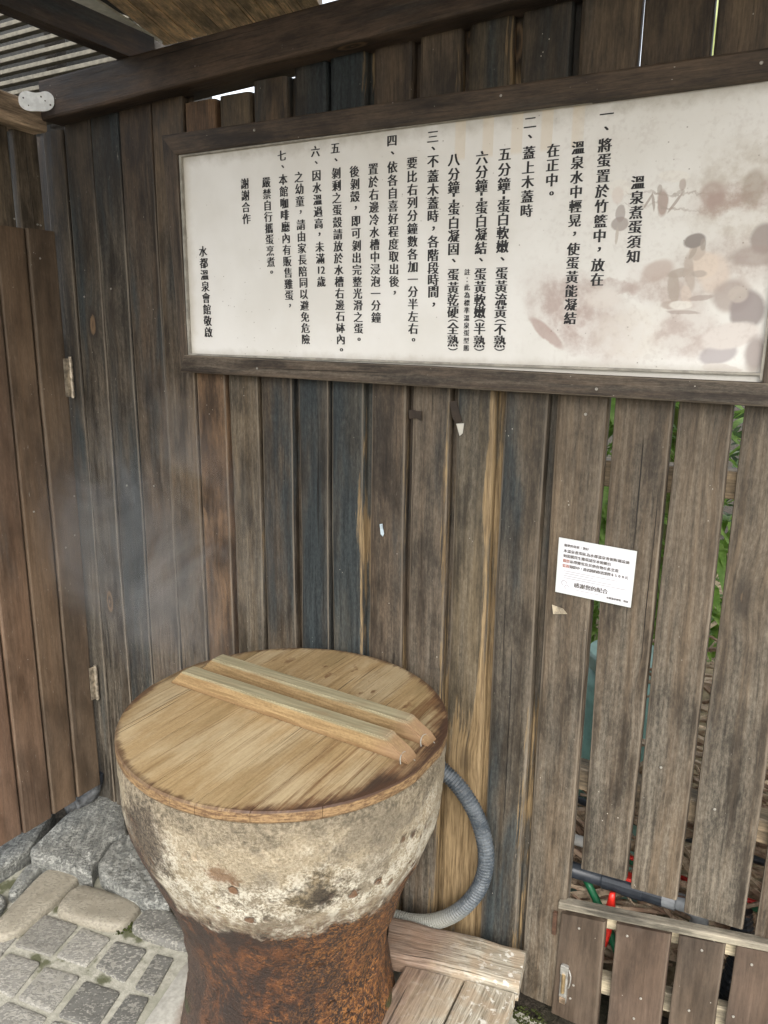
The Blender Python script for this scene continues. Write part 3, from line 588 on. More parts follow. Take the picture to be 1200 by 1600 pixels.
# ------------------------------------------------------------------ notice board
sign = thing('notice_board', 'long framed white notice board of vertical black Chinese instructions hung on the fence', 'notice board', (-.79, -.03, 1.485))
FR = dict(tint=(.058, .042, .030), stain=.1, grey=.20, peel=.05, chip=.1)
xl0, xl1, xr0, xr1 = -1.427, -1.427, -.098, -.062
board('frame_rail', (-1.452, -.05, 1.4865), (-1.435, -.05, 1.531), (-.055, -.05, 1.4765), (-.055, -.05, 1.518), (0, 1, 0), .044, WOOD, sign, dict(FR, grey=.5), nseg=4)
board('frame_rail', (-1.434, -.0505, 2.004), (-1.478, -.0505, 2.052), (-.055, -.0505, 2.000), (-.055, -.0505, 2.046), (0, 1, 0), .0445, WOOD, sign, FR, nseg=4)
board('frame_stile', (-1.478, -.0485, 2.050), (-1.430, -.0485, 2.006), (-1.452, -.0485, 1.488), (-1.427, -.0485, 1.529), (0, 1, 0), .042, WOOD, sign, FR, nseg=3)
board('frame_stile', (-.097, -.0485, 2.002), (-.050, -.0485, 2.047), (-.097, -.0485, 1.516), (-.050, -.0485, 1.478), (0, 1, 0), .042, WOOD, sign, FR, nseg=3)
BEAD = simple('grey_bead', (.30, .28, .24), .6, .25)
for lo, hi in [((-1.428, -.044, 1.5295), (-.098, -.034, 1.5345)), ((-1.428, -.0438, 2.0000), (-.098, -.034, 2.0055)), ((-1.4285, -.0442, 1.531), (-1.4225, -.034, 2.004)), ((-.102, -.0442, 1.520), (-.0965, -.034, 2.002))]:
    bm = bmesh.new(); box_bm(bm, lo, hi, .001); obj('bead', bm, BEAD, sign)
def mat_panel():
    s = NT('printed_panel'); p = s.pos(); q = s.sep(p); x, z = q[0], q[2]
    n1 = s.noise(p, 5., 5.); n2 = s.noise(p, 26., 5., .65); n3 = s.noise(p, 120., 4.)
    c = s.mix(s.ss(n1, .35, .7), (.70, .68, .635), (.78, .765, .73))
    wx = s.add(x, s.mul(s.add(n2, -.5), .045)); wz = s.add(z, s.mul(s.add(s.noise(s.vadd(p, (9, 3, 1)), 26., 5., .65), -.5), .045))
    for (cx, cz, rx, rz, ang, soft, colr, al) in PRINT:
        small = max(rx, rz) < .05
        X = s.add(x, s.mul(s.add(n2, -.5), .008)) if small else wx; Z = s.add(z, s.mul(s.add(n2, -.5), .008)) if small else wz
        dx = s.add(X, -cx); dz = s.add(Z, -cz); ca, sa = math.cos(math.radians(ang)), math.sin(math.radians(ang))
        a = s.add(s.mul(dx, ca/rx), s.mul(dz, sa/rx)); b = s.add(s.mul(dx, -sa/rz), s.mul(dz, ca/rz))
        d = s.math('SQRT', s.add(s.mul(a, a), s.mul(b, b)))
        m = s.ss(d, 1.+soft*.35, 1.-soft*.6)
        if not small: m = s.mul(m, s.ss(n2, .36, .62, .35, 1.))
        c = s.mix(s.mul(m, min(1, al*1.3)), c, tuple(x*(.84 if max(colr) < .6 else 1.) for x in colr))
    inpic = s.ss(x, -.62, -.42)
    c = s.mix(s.mul(inpic, s.ss(s.add(s.mul(n3, .5), s.mul(n2, .5)), .50, .64, 0., .16)), c, (.32, .25, .21))
    # brown dirt along the top and in blotches, sun-bleached bands of old tape
    dt = s.ss(s.add(z, s.mul(s.add(n2, -.5), .06)), 1.965, 2.006); c = s.mix(s.mul(dt, .5), c, (.30, .26, .19))
    edge = s.ss(s.add(x, s.mul(s.add(n2, -.5), .03)), -1.395, -1.425); c = s.mix(s.mul(edge, .45), c, (.40, .35, .26))
    db = s.ss(s.add(z, s.mul(s.add(n2, -.5), .03)), 1.552, 1.53); c = s.mix(s.mul(db, .4), c, (.36, .31, .23))
    dots = s.mul(s.ss(s.voro(p, 55.), .10, .04), s.ss(s.noise(p, 11., 2.), .5, .62)); c = s.mix(s.mul(dots, .6), c, (.16, .12, .08))
    scr = s.noise(s.vmul(p, (35., 1., 140.)), 1., 3., .6); c = s.mix(s.ss(scr, .70, .76, 0., .3), c, (.36, .32, .26))
    tp = s.mul(s.ss(z, 1.925, 1.935), s.ss(s.math('FRACT', s.mul(s.add(x, .03), 17.)), .58, .66)); tp = s.mul(tp, s.mul(s.ss(x, -.74, -.70), s.ss(x, -.42, -.46)))
    c = s.mix(s.mul(tp, .35), c, (.66, .52, .33))
    s.b.inputs['Coat Weight'].default_value = .15
    return s.done(c, .42, s.bump(n3, .04, .001), .4)
bm = bmesh.new(); box_bm(bm, (-1.436, -.0352, 1.513), (-.092, -.022, 2.014)); obj('panel', bm, mat_panel(), sign)
INK = simple('black_ink', (.022, .021, .022), .5, .2)
for (x, z) in [(-1.19, 2.033), (-.60, 2.031), (-.155, 2.024), (-.38, 1.494), (-1.2, 1.505)]: screw(sign, (x, -.0512, z))
# lettering
GL = {}
def glyph(ch):
    if ch in GL: return GL[ch]
    cu = bpy.data.curves.new('g', 'FONT'); cu.body = ch; cu.size = 1; cu.offset = .0005 if ch in '童蓋' else 0; cu.resolution_u = 3
    o = bpy.data.objects.new('g', cu); COL.objects.link(o)
    dg = bpy.context.evaluated_depsgraph_get(); ev = o.evaluated_get(dg); me = ev.to_mesh()
    vs = [tuple(v.co)[:2] for v in me.vertices]; fs = [tuple(p.vertices) for p in me.polygons]
    ev.to_mesh_clear(); bpy.data.objects.remove(o); bpy.data.curves.remove(cu)
    if vs:
        x0, x1 = min(v[0] for v in vs), max(v[0] for v in vs); y0, y1 = min(v[1] for v in vs), max(v[1] for v in vs)
    else: x0 = x1 = y0 = y1 = 0
    GL[ch] = (vs, fs, ((x0+x1)/2, (y0+y1)/2)); return GL[ch]
def put(bm, ch, cx, cz, size, y, ox=(1, 0, 0), oz=(0, 0, 1), bold=.024, rot=False, copies=5, base=None):
    vs, fs, (mx, my) = glyph(ch); ox, oz = V(ox), V(oz); c0 = V((cx, 0, cz)) if base is None else V(base)
    for k in range(copies):
        sh = (k-(copies-1)/2)*bold
        nv = []
        for a, b in vs:
            a, b = a-mx, b-my
            if rot: a, b = b, -a
            a += sh
            p = c0+ox*(a*size)+oz*(b*size)
            if base is None: p.y = y-.00012*k
            else: p = p-ox.cross(oz)*0+V((0, -.00008*k, 0))
            nv.append(bm.verts.new(p))
        for f in fs:
            try: bm.faces.new([nv[i] for i in f])
            except ValueError: pass
for s_, a, b, zs in COLUMNS:
    bm = bmesh.new(); n = len(s_)
    pitch = (a[1]-b[1])/max(n-1, 1)
    small = s_.startswith('註')
    size = pitch*.97 if not zs else .0262
    if small: size = pitch*.88
    for i, ch in enumerate(s_):
        t = i/max(n-1, 1); x = a[0]+(b[0]-a[0])*t; z = zs[i] if zs else a[1]+(b[1]-a[1])*t
        if ch == '#':
            for ch2, dx in (('1', -.24), ('2', .24)): put(bm, ch2, x+dx*size, z, size*.95, -.0356)
        elif ch == '-': put(bm, '-', x, z, size*1.0, -.0356, rot=True, bold=.03)
        elif ch in '()': put(bm, ch, x, z, size*.85, -.0356, rot=True)
        elif ch in '，、。': put(bm, ch, x+.0008, z+.002, size*.95, -.0356)
        else: put(bm, ch, x, z, size*(1.0 if ch not in '一二三' else 1.), -.0356)
    bmesh.ops.recalc_face_normals(bm, faces=bm.faces)
    obj('lettering', bm, INK, sign)

# ------------------------------------------------------------------ small white notice card
card = thing('notice_card', 'small white laminated notice card stuck across two boards of the fence', 'notice', CARD[3])
cTL, cTR, cBR, cBL = [V(c)+V((0, .002, 0)) for c in CARD]
def slab(pts, th, name, mat, parent):
    bm = bmesh.new(); f = [bm.verts.new(p) for p in pts]; b = [bm.verts.new(V(p)+V((0, th, 0))) for p in pts]; n = len(pts)
    bm.faces.new(f); bm.faces.new(list(reversed(b)))
    for k in range(n): bm.faces.new((f[k], f[(k+1) % n], b[(k+1) % n], b[k]))
    bmesh.ops.recalc_face_normals(bm, faces=bm.faces); return obj(name, bm, mat, parent)
lamin = NT('laminate'); LAM = lamin.done((.62, .64, .63), .25, None, .5)
slab([cTL, cTR, cBR, cBL], .0015, 'laminate', LAM, card)
cc = (cTL+cTR+cBR+cBL)/4
ins = [c+(cc-c)*.035+V((0, -.0008, 0)) for c in (cTL, cTR, cBR, cBL)]
slab(ins, .0006, 'sheet', simple('card_paper', (.66, .66, .69), .35, .03), card)
CTXT = simple('card_ink', (.13, .12, .11), .6, .1); CRED = simple('card_red_ink', (.36, .17, .13), .6, .1); CLITE = simple('card_pale_ink', (.30, .28, .30), .6, .1)
def cpt(u, v, y=0.): return (cTL.lerp(cTR, u)).lerp(cBL.lerp(cBR, u), v)+V((0, -.0016+y, 0))
oxv = (cTR-cTL).normalized(); ozv = (cTL-cBL).normalized()
wC = (cTR-cTL).length
def cline(txt, u0, u1, v, mat, size, skip=0):
    bm = bmesh.new(); n = len(txt)
    for i, ch in enumerate(txt):
        if ch == ' ': continue
        put(bm, ch, 0, 0, size*1.1, 0, oxv, ozv, .05, copies=3, base=cpt(u0+(u1-u0)*i/max(n-1, 1), v))
    bmesh.ops.recalc_face_normals(bm, faces=bm.faces); obj('lettering', bm, mat, card)
cline('親愛的貴賓，您好', .10, .385, .115, CTXT, .0058)
cline('本溫泉煮蛋區為水都溫泉會館附屬設施', .10, .905, .215, CTXT, .0070)
cline('如需購買生雞蛋請至本館櫃台', .10, .68, .305, CTXT, .0070)
cline('嚴禁', .10, .145, .395, CRED, .0070); cline('私帶雞蛋及其他食物在此烹煮', .195, .78, .395, CTXT, .0070)
cline('監視', .10, .145, .485, CRED, .0070); cline('錄影中，違者將酌收清潔費$500元', .195, .91, .485, CTXT, .0070)
bm = bmesh.new()
for v, u1 in ((.575, .80), (.615, .50), (.66, .74), (.70, .93), (.885, .60)):
    u0 = .10 if v < .8 else .28
    a, b, c, d = cpt(u0, v), cpt(u1, v), cpt(u1, v+.008), cpt(u0, v+.008); bm.faces.new([bm.verts.new(p) for p in (a, b, c, d)])
obj('printed_rule', bm, CLITE, card)
cline('感謝您的配合', .285, .66, .80, CTXT, .0105)
cline('水都溫泉會館 敬啟', .70, .95, .905, CTXT, .0048)
bm = bmesh.new()                                              # small pale round emblem
for (u, v, r) in ((.115, .80, .006), (.155, .865, .005), (.085, .77, .003)):
    for k in range(9):
        a = k/9*4.4; p0 = cpt(u, v)+oxv*math.cos(a)*r+ozv*math.sin(a)*r; p1 = cpt(u, v)+oxv*math.cos(a+.35)*r+ozv*math.sin(a+.35)*r
        q0 = cpt(u, v)+oxv*math.cos(a)*r*.72+ozv*math.sin(a)*r*.72; q1 = cpt(u, v)+oxv*math.cos(a+.35)*r*.72+ozv*math.sin(a+.35)*r*.72
        bm.faces.new([bm.verts.new(p) for p in (p0, p1, q1, q0)])
obj('emblem', bm, CLITE, card)

# ------------------------------------------------------------------ door in the left wall and the boards above it
door = thing('plank_door', 'brown painted plank door on the left hinged at the corner of the fence', 'door', (-1.93, -.02, .12))
DSE = [-.0165, -.1125, -.206, -.308, -.402, -.50, -.598, -.695, -.79]
DT = [(.096, .066, .043), (.104, .069, .044), (.112, .070, .045), (.115, .070, .047), (.108, .069, .046)]
for i in range(8):
    a, b = DSE[i], DSE[i+1]; xf = -1.930+R_(-.0015, .0015); zb = .125-.004*i+R_(-.008, .004); zt = 1.856-.002*i
    board('plank', (xf, b+.003, zb), (xf, a-.002, zb), (xf, b+.003, zt), (xf, a-.002, zt), (-1, 0, 0), .022, PAINTW, door,
          dict(tint=DT[i % 5], stain=.0, grey=.12, peel=0., chip=.55), nseg=4, bev=.006, tongue=.010 if i else 0, tongue_d=.6)
for z in (.42, 1.5):
    board('batten', (-1.9535, -.79, z), (-1.9535, -.79, z+.08), (-1.9535, -.03, z), (-1.9535, -.03, z+.08), (-1, 0, 0), .025, PAINTW, door, dict(tint=(.07, .05, .036)), nseg=1)
for zc in (1.452, .483):
    bm = bmesh.new()
    for k in range(5):
        z0 = zc-.055+k*.0222; tube_bm(bm, [(-1.922, -.0105, z0), (-1.922, -.0105, z0+.0205)], .0062, 12)
    tube_bm(bm, [(-1.922, -.0105, zc-.059), (-1.922, -.0105, zc+.060)], [.0048, .0048], 10)
    box_bm(bm, (-1.9285, -.03, zc-.055), (-1.9262, -.0105, zc+.055))
    obj('hinge', bm, simple('rust_speckled_zinc', (.36, .31, .24), .45, .45, 70., .6), door)
for (y, z) in [(-.066, 1.78), (-.02, 1.10), (-.16, 1.08), (-.03, .98), (-.065, .95)]: screw(door, (-1.9285, y-.01, z), math.radians(90))
upper = thing('door_transom', 'short grey-brown boards filling the gap above the plank door', 'panel', (-1.955, -.02, 1.86))
for i, (a, b) in enumerate([(-.030, -.104), (-.119, -.208), (-.216, -.305), (-.312, -.40), (-.41, -.5), (-.508, -.6), (-.61, -.7), (-.708, -.79)]):
    board('plank', (-1.956, b, 1.846), (-1.956, a-.0, 1.852), (-1.956, b, 2.118), (-1.956, a-.002, 2.118), (-1, 0, 0), .02, WOOD, upper,
          dict(tint=(.10, .078, .055), stain=.12, grey=.3, chip=.3), nseg=2)
for (y, z) in [(-.055, 1.872), (-.045, 1.871), (-.125, 1.878)]: screw(upper, (-1.9545, y, z), math.radians(90))
hb = board('header_beam', (-1.900, -.95, 2.135), (-1.900, -.95, 2.235), (-1.900, -.042, 2.104), (-1.900, -.042, 2.170), (-1, 0, 0), .09, WOOD, None,
           dict(tint=(.36, .27, .19), stain=-.3, grey=.2, chip=.1), nseg=4, bev=.006, loc=(-1.9, -.04, 2.1))
tag(hb, 'pale weathered beam over the plank door, meeting the dark beam at the corner', 'beam')

# ------------------------------------------------------------------ roof timbers
rb = board('roof_beam', (-1.895, -.06, 2.128), (-1.895, -.06, 2.226), (.65, -.06, 2.236), (.65, -.06, 2.305), (0, 1, 0), .105, WOOD, None,
           dict(tint=(.052, .036, .026), stain=.12, grey=.16, peel=.0, chip=.15), nseg=6, bev=.007, loc=(-1.9, -.06, 2.13))
tag(rb, 'long dark brown roof beam running along the top of the plank fence', 'beam')
rf = board('rafter', (-1.615, .03, 2.235), (-1.615, .03, 2.302), (-1.615, -1.75, 2.245), (-1.615, -1.75, 2.312), (1, 0, 0), .052, WOOD, None,
           dict(tint=(.05, .034, .025), stain=.5, grey=.25, chip=.1), nseg=4, bev=.007, loc=(-1.6, .03, 2.24))
tag(rf, 'dark rafter resting on the left end of the roof beam, water stained at its foot', 'rafter')
PD = V((-.3356, .942, 0)); PN = V((.942, .3356, 0))
r2 = board('rafter', PD*.33+PN*-1.335+V((0, 0, 2.345)), PD*.33+PN*-1.335+V((0, 0, 2.412)), PD*-1.+PN*-1.335+V((0, 0, 2.345)), PD*-1.+PN*-1.335+V((0, 0, 2.412)),
           PN, .075, WOOD, None, dict(tint=(.045, .03, .022), stain=.2, grey=.05), nseg=3, bev=.006, loc=(-1.4, .1, 2.33))
tag(r2, 'short dark diagonal rafter below the pale ceiling boards above the beam', 'rafter')
roof = thing('roof', 'board ceiling of the lean-to roof, its unseen front lengthened to shade the fence and notice board', 'roof', (-.6, -.2, 2.42))
def clip(poly, n, d):
    out = []
    for i in range(len(poly)):
        a, b = poly[i], poly[(i+1) % len(poly)]; da, db = a.dot(n)-d, b.dot(n)-d
        if da <= 0: out.append(a)
        if da*db < 0: out.append(a.lerp(b, da/(da-db)))
    return out
k = 0; s0 = -1.622
while s0 < .95:
    w = .054
    poly = [PN*s0+PD*-3, PN*(s0+w-.003)+PD*-3, PN*(s0+w-.003)+PD*3, PN*s0+PD*3]
    for n, d in ((V((0, 1, 0)), .36 if s0 < -1.12 else .07), (V((0, -1, 0)), 1.75), (V((1, 0, 0)), .75), (V((-1, 0, 0)), 1.9)): poly = clip(poly, n, d) if poly else poly  # front reach lengthened out of view to shade the upper wall
    if len(poly) > 2:
        bm = bmesh.new(); uvl = bm.loops.layers.uv.verify(); zj = R_(0, .003)
        f = [bm.verts.new((p.x, p.y, 2.42+zj)) for p in poly]; b = [bm.verts.new((p.x, p.y, 2.442+zj)) for p in poly]; m = len(poly)
        bm.faces.new(list(reversed(f))); bm.faces.new(b)
        for i in range(m): bm.faces.new((f[i], f[(i+1) % m], b[(i+1) % m], b[i]))
        bmesh.ops.recalc_face_normals(bm, faces=bm.faces)
        for fc in bm.faces:
            for lp in fc.loops: lp[uvl].uv = (lp.vert.co.dot(PN)-s0-w/2, lp.vert.co.dot(PD))
        obj('ceiling_board', bm, WOOD, roof, dict(tint=(.62, .45, .29), stain=-.5, grey=.0, peel=0., chip=0., hw=w/2))
    s0 += w
FELT = simple('light_stop_felt', (.05, .05, .05), .9)  # unseen cover sheets added so no light leaks between ceiling boards
bm = bmesh.new(); box_bm(bm, (-1.85, -1.73, 2.455), (.74, .08, 2.475)); obj('roof_sheet', bm, FELT, roof)
bm = bmesh.new(); box_bm(bm, (-1.85, .083, 2.455), (-1.05, .35, 2.475)); obj('roof_sheet', bm, FELT, roof)
# pale sheet added in place of the bright gap between rafter and ceiling
bm = bmesh.new(); fp = [(-1.80, -.9), (-1.655, -.9)]+[tuple((PN*-1.66+PD*t)[:2]) for t in (-.6, .3)]+[(-1.80, .24)]
fp = [(-1.80, -.9), (-1.362-.0, -.9), tuple((PN*-1.655+PD*.28)[:2]), (-1.80, .30)]
f = [bm.verts.new((x, y, 2.402)) for x, y in fp]; b_ = [bm.verts.new((x, y, 2.408)) for x, y in fp]
bm.faces.new(list(reversed(f))); bm.faces.new(b_)
for i in range(4): bm.faces.new((f[i], f[(i+1) % 4], b_[(i+1) % 4], b_[i]))
bmesh.ops.recalc_face_normals(bm, faces=bm.faces)
fl = obj('sky_gap_sheet', bm, simple('pale_gap_grey', (.62, .62, .58), .5, .12), None, loc=(-1.72, -.2, 2.405))
tag(fl, 'thin pale grey sheet added for the bright gap beside the left rafter under the ceiling', 'flashing')
# black lamp arm hung from the beam, only its foot in view
lam = thing('floodlight', 'black floodlight fixed under the roof, only its lower rim in view at the top', 'lamp', (-.93, -.1, 2.31))
# heart shaped zinc plate
plate = thing('bracket_plate', 'rounded white zinc plate joining the pale beam to the dark roof beam', 'bracket', (-1.88, -.066, 2.165))
PC, PU, PNn = V((-1.8695, -.0905, 2.166)), V((.7071, .7071, 0)), V((.7071, -.7071, 0))
def pl(a, b, d=0.): return PC+PU*a+V((0, 0, 1))*b+PNn*d
bm = bmesh.new(); out = []
for k in range(40):
    a = 2*math.pi*k/40; ca, sa = math.cos(a), math.sin(a)
    out.append((.043*math.copysign(abs(ca)**.85, ca), .027*math.copysign(abs(sa)**.8, sa)-(.0085*math.exp(-(ca*2.6)**2) if sa > 0 else -.002*math.exp(-(ca*3)**2))+.003*ca))
f = [bm.verts.new(pl(a, b, .003)) for a, b in out]; bk = [bm.verts.new(pl(a, b)) for a, b in out]
bm.faces.new(f); bm.faces.new(list(reversed(bk)))
for k in range(40): bm.faces.new((f[k], f[(k+1) % 40], bk[(k+1) % 40], bk[k]))
bmesh.ops.recalc_face_normals(bm, faces=bm.faces)
obj('plate', bm, simple('white_zinc', (.80, .82, .82), .4, .12, 60., .0), plate)
HOLE = simple('dark_hole', (.07, .06, .05), .8)
for a, b, r in ((-.031, .004, .0022), (-.020, -.013, .0016), (.012, .010, .0022), (.021, .001, .0018), (.033, -.008, .0024)):
    bm = bmesh.new(); bmesh.ops.create_cone(bm, cap_ends=True, segments=7, radius1=r, radius2=r, depth=.001, matrix=Matrix.Translation(pl(a, b, .0034)) @ PNn.to_track_quat('Z', 'Y').to_matrix().to_4x4())
    obj('nail_hole', bm, HOLE, plate)
bm = bmesh.new(); box_bm(bm, (-1.02, -.16, 2.285), (-.86, -.075, 2.33), .012); obj('housing', bm, simple('black_metal', (.01, .01, .01), .35, .1), lam)
bm = bmesh.new(); box_bm(bm, (-.965, -.125, 2.31), (-.925, -.09, 2.44)); obj('mounting_arm', bm, simple('black_arm', (.01, .01, .01), .4, .1), lam)
bm = bmesh.new(); box_bm(bm, (-1.0, -.14, 2.2825), (-.885, -.09, 2.2848)); obj('lens', bm, simple('lamp_glass', (.35, .36, .36), .15, .05), lam)

# ------------------------------------------------------------------ stone tub, lid, hose
tubt = thing('stone_tub', 'goblet shaped stone tub crusted white above and rusty brown at its foot', 'tub', (TC.x, TC.y, 0))
PROF = [(-.02, .268), (.05, .251), (.12, .236), (.18, .2255), (.24, .2206), (.30, .2197), (.36, .2258), (.42, .2413), (.48, .265), (.54, .2923), (.60, .3157), (.66, .3284), (.72, .335), (.77, .337), (.790, .335), (.796, .329), (.796, .29), (.74, .283), (.60, .26), (.5, .22)]
PROF = [(PROF[0][0], PROF[0][1])]+[(p.x, p.y) for p in spline([(z, r, 0) for z, r in PROF[:14]], 60)][1:]+PROF[14:]
pz = []
for (z0, r0), (z1, r1) in zip(PROF, PROF[1:]):
    st = max(1, int(math.hypot(z1-z0, r1-r0)/.012))
    for j in range(st): pz.append((z0+(z1-z0)*j/st, r0+(r1-r0)*j/st))
pz.append(PROF[-1])
def tdisp(p, a, z, r):
    q = V((math.cos(a)*2.1, math.sin(a)*2.1, z*6)); d = mn.noise(q)*.0075+mn.noise(q*3.3)*.004+mn.noise(q*9)*.0022
    if z < .33: d += mn.noise(V((math.cos(a)*5, math.sin(a)*5, z*5)))*.006
    k = max(0, (.785-z)/.06); k = min(1, k)
    return V((TC.x+math.cos(a)*(r+d*k), TC.y+math.sin(a)*(r+d*k), z))
obj('basin', lathe_bm(bmesh.new(), pz, seg=160, disp=tdisp, cap_bot=True), TUB, tubt, smooth=True)
wat = bmesh.new(); bmesh.ops.create_circle(wat, cap_ends=True, segments=48, radius=.276, matrix=Matrix.Translation((TC.x, TC.y, .70)))
obj('hot_water', wat, simple('spring_water', (.12, .13, .11), .08, .1), tubt)
lid = thing('wooden_lid', 'round plank lid with two bar handles lying on the stone tub', 'lid', (TC.x, TC.y, .797))
R0 = .338; cuts = [-.338, -.243, -.142, -.045, .058, .152, .248, .338]
for a, b in zip(cuts, cuts[1:]):
    bm = bmesh.new(); g = .0005; a2, b2 = (a+g if a > -.33 else a+.004), (b-g if b < .33 else b-.004); top = []
    nn = 12
    up = [(a2+(b2-a2)*k/nn) for k in range(nn+1)]
    pts = [(x, math.sqrt(max(R0*R0-x*x, 0))) for x in up]+[(x, -math.sqrt(max(R0*R0-x*x, 0))) for x in reversed(up)]
    zt = .820+R_(-.0002, .0002)
    def rg(z, k): return [bm.verts.new((TC.x+x*(1 if k == 1 else 1-.003), TC.y+y*k+.0012*mn.noise(V((x*30, y*30, 0))), z)) for x, y in pts]
    r1, r2, r3, r4 = rg(.797, .992), rg(.801, 1.), rg(zt-.004, 1.), rg(zt, .990); m = len(pts)
    for P0, P1 in ((r1, r2), (r2, r3), (r3, r4)):
        for k in range(m): bm.faces.new((P0[k], P0[(k+1) % m], P1[(k+1) % m], P1[k]))
    bm.faces.new(r4); bm.faces.new(list(reversed(r1)))
    bmesh.ops.remove_doubles(bm, verts=bm.verts, dist=1e-6)
    bmesh.ops.recalc_face_normals(bm, faces=bm.faces)
    obj('plank', bm, LID, lid)
def handle(xa, ya, xb, yb, w=.036, h=.038):
    bm = bmesh.new(); A, B = V((xa, ya, .8205)), V((xb, yb, .8205)); d = (B-A).normalized(); nrm = V((-d.y, d.x, 0)); up = V((0, 0, 1))
    prof = [(0, 0), (.022, h*.55), (.040, h), ((B-A).length-.055, h), ((B-A).length-.012, h*.33), ((B-A).length, 0)]
    f = [bm.verts.new(A+d*s+up*z) for s, z in prof]; b = [bm.verts.new(A+d*s+up*z+nrm*w) for s, z in prof]; n = len(prof)
    bm.faces.new(f); bm.faces.new(list(reversed(b)))
    for k in range(n): bm.faces.new((f[k], f[(k+1) % n], b[(k+1) % n], b[k]))
    bmesh.ops.recalc_face_normals(bm, faces=bm.faces)
    bmesh.ops.bevel(bm, geom=list(bm.edges), offset=.0022, segments=2, affect='EDGES')
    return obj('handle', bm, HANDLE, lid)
handle(-1.2, -.388, -.580, -.410); handle(-1.188, -.303, -.577, -.336)
TIE = simple('wire_tie', (.26, .25, .22), .5, .1)
for hx, hy in ((-.590, -.400), (-.586, -.325)):
    bm = bmesh.new(); tube_bm(bm, spline([(hx-.004, hy-.016, .8215), (hx-.006, hy-.014, .832), (hx-.008, hy, .836), (hx-.004, hy+.014, .832), (hx, hy+.018, .8215), (hx+.012, hy+.010, .8205)], 16), .0011, 5)
    obj('wire_tie', bm, TIE, lid)
def mat_hose():
    s = NT('ribbed_grey_plastic'); n = s.noise(s.pos(), 30., 4.); n2 = s.noise(s.pos(), 200., 3.); z = s.sep(s.pos())[2]
    c = s.mix(s.ss(n, .35, .65), (.035, .045, .055), (.085, .098, .11)); c = s.mix(s.mul(s.ss(n2, .5, .65), .3), c, (.2, .2, .19))
    c = s.mix(s.ss(s.add(z, s.mul(n, .05)), .30, .20), c, (.19, .19, .165))
    return s.done(c, .5, None, .45)
HP = spline([(-.80, -.075, .655), (-.73, -.068, .632), (-.678, -.062, .600), (-.622, -.056, .555), (-.577, -.052, .485), (-.556, -.05, .397), (-.568, -.052, .313), (-.61, -.056, .236), (-.668, -.06, .180), (-.73, -.064, .150), (-.80, -.07, .14)], 420)
bm = bmesh.new(); tube_bm(bm, HP, [.0178+(.0018 if (i % 4) in (1, 2) else -.0004) for i in range(len(HP))], 16)
bmesh.ops.recalc_face_normals(bm, faces=bm.faces)
tag(obj('drain_hose', bm, mat_hose(), None, smooth=False, loc=(-.8, -.07, .14)), 'dark grey ribbed hose looping from behind the tub down to the wooden step', 'hose')

# ------------------------------------------------------------------ wooden step beside the tub
step = thing('wooden_step', 'low bleached wooden step of thick planks wedged beside the rusty tub', 'step', (-.6, -.2, 0))
PT = dict(tint=(.30, .27, .21), stain=-.2, grey=.5, peel=0., chip=.4)
def mat_step():
    s = NT('bleached_wood'); uv = s.sep(s.uv()); rnd = s.rand(); u = s.add(uv[0], s.mul(rnd, 7.)); v = uv[1]; p = s.pos(); q = s.sep(p)
    lo = s.noise(s.comb(s.mul(u, 10.), s.mul(v, 2.)), 1., 2.); gu = s.add(u, s.mul(lo, .03))
    f = s.noise(s.comb(s.mul(gu, 150.), s.mul(v, 7.)), 1., 4., .7); b = s.noise(p, 18., 5., .6)
    c = s.mix(s.ss(f, .34, .66), (.16, .135, .095), (.44, .40, .32)); c = s.mix(s.ss(b, .42, .6, 0., .7), c, (.30, .23, .155))
    w = s.noise(p, 60., 4.); c = s.mix(s.mul(s.ss(w, .55, .66), s.ss(q[0], -.56, -.48, .15, .8)), c, (.60, .58, .52))
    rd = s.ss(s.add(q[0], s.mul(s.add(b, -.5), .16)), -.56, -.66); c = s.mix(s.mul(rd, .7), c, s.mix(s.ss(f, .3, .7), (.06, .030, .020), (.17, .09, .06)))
    cr = s.ss(s.noise(s.comb(s.mul(gu, 120.), s.mul(v, 2.), 3.), 1., 2.), .66, .72); c = s.mix(s.mul(cr, .8), c, (.04, .03, .02))
    return s.done(c, .8, s.bump(s.add(f, s.mul(cr, -1.)), .8, .004), .3)
STEP = mat_step()
board('plank', (-.735, -.202, .167), (-.785, -.098, .174), (-.432, -.134, .171), (-.452, -.030, .175), (0, 0, -1), .045, STEP, step, nseg=6, bev=.012, wob=.003)
board('plank', (-.69, -.196, .148), (-.553, -.166, .150), (-.66, -.75, .140), (-.525, -.72, .143), (0, 0, -1), .035, STEP, step, nseg=5, bev=.006, wob=.002)
board('plank', (-.550, -.166, .152), (-.437, -.141, .151), (-.520, -.72, .143), (-.405, -.70, .143), (0, 0, -1), .035, STEP, step, nseg=5, bev=.006, wob=.002)
board('side_board', (-.442, -.17, .0), (-.442, -.17, .112), (-.418, -.69, .0), (-.418, -.69, .105), (-1, 0, 0), .03, STEP, step, nseg=2)
board('side_board', (-.64, -.71, .0), (-.64, -.71, .105), (-.45, -.69, .0), (-.45, -.69, .105), (0, 1, 0), .03, STEP, step, nseg=2)
board('side_board', (-.70, -.08, .0), (-.70, -.08, .125), (-.47, -.045, .0), (-.47, -.045, .128), (0, -1, 0), .03, STEP, step, nseg=2)

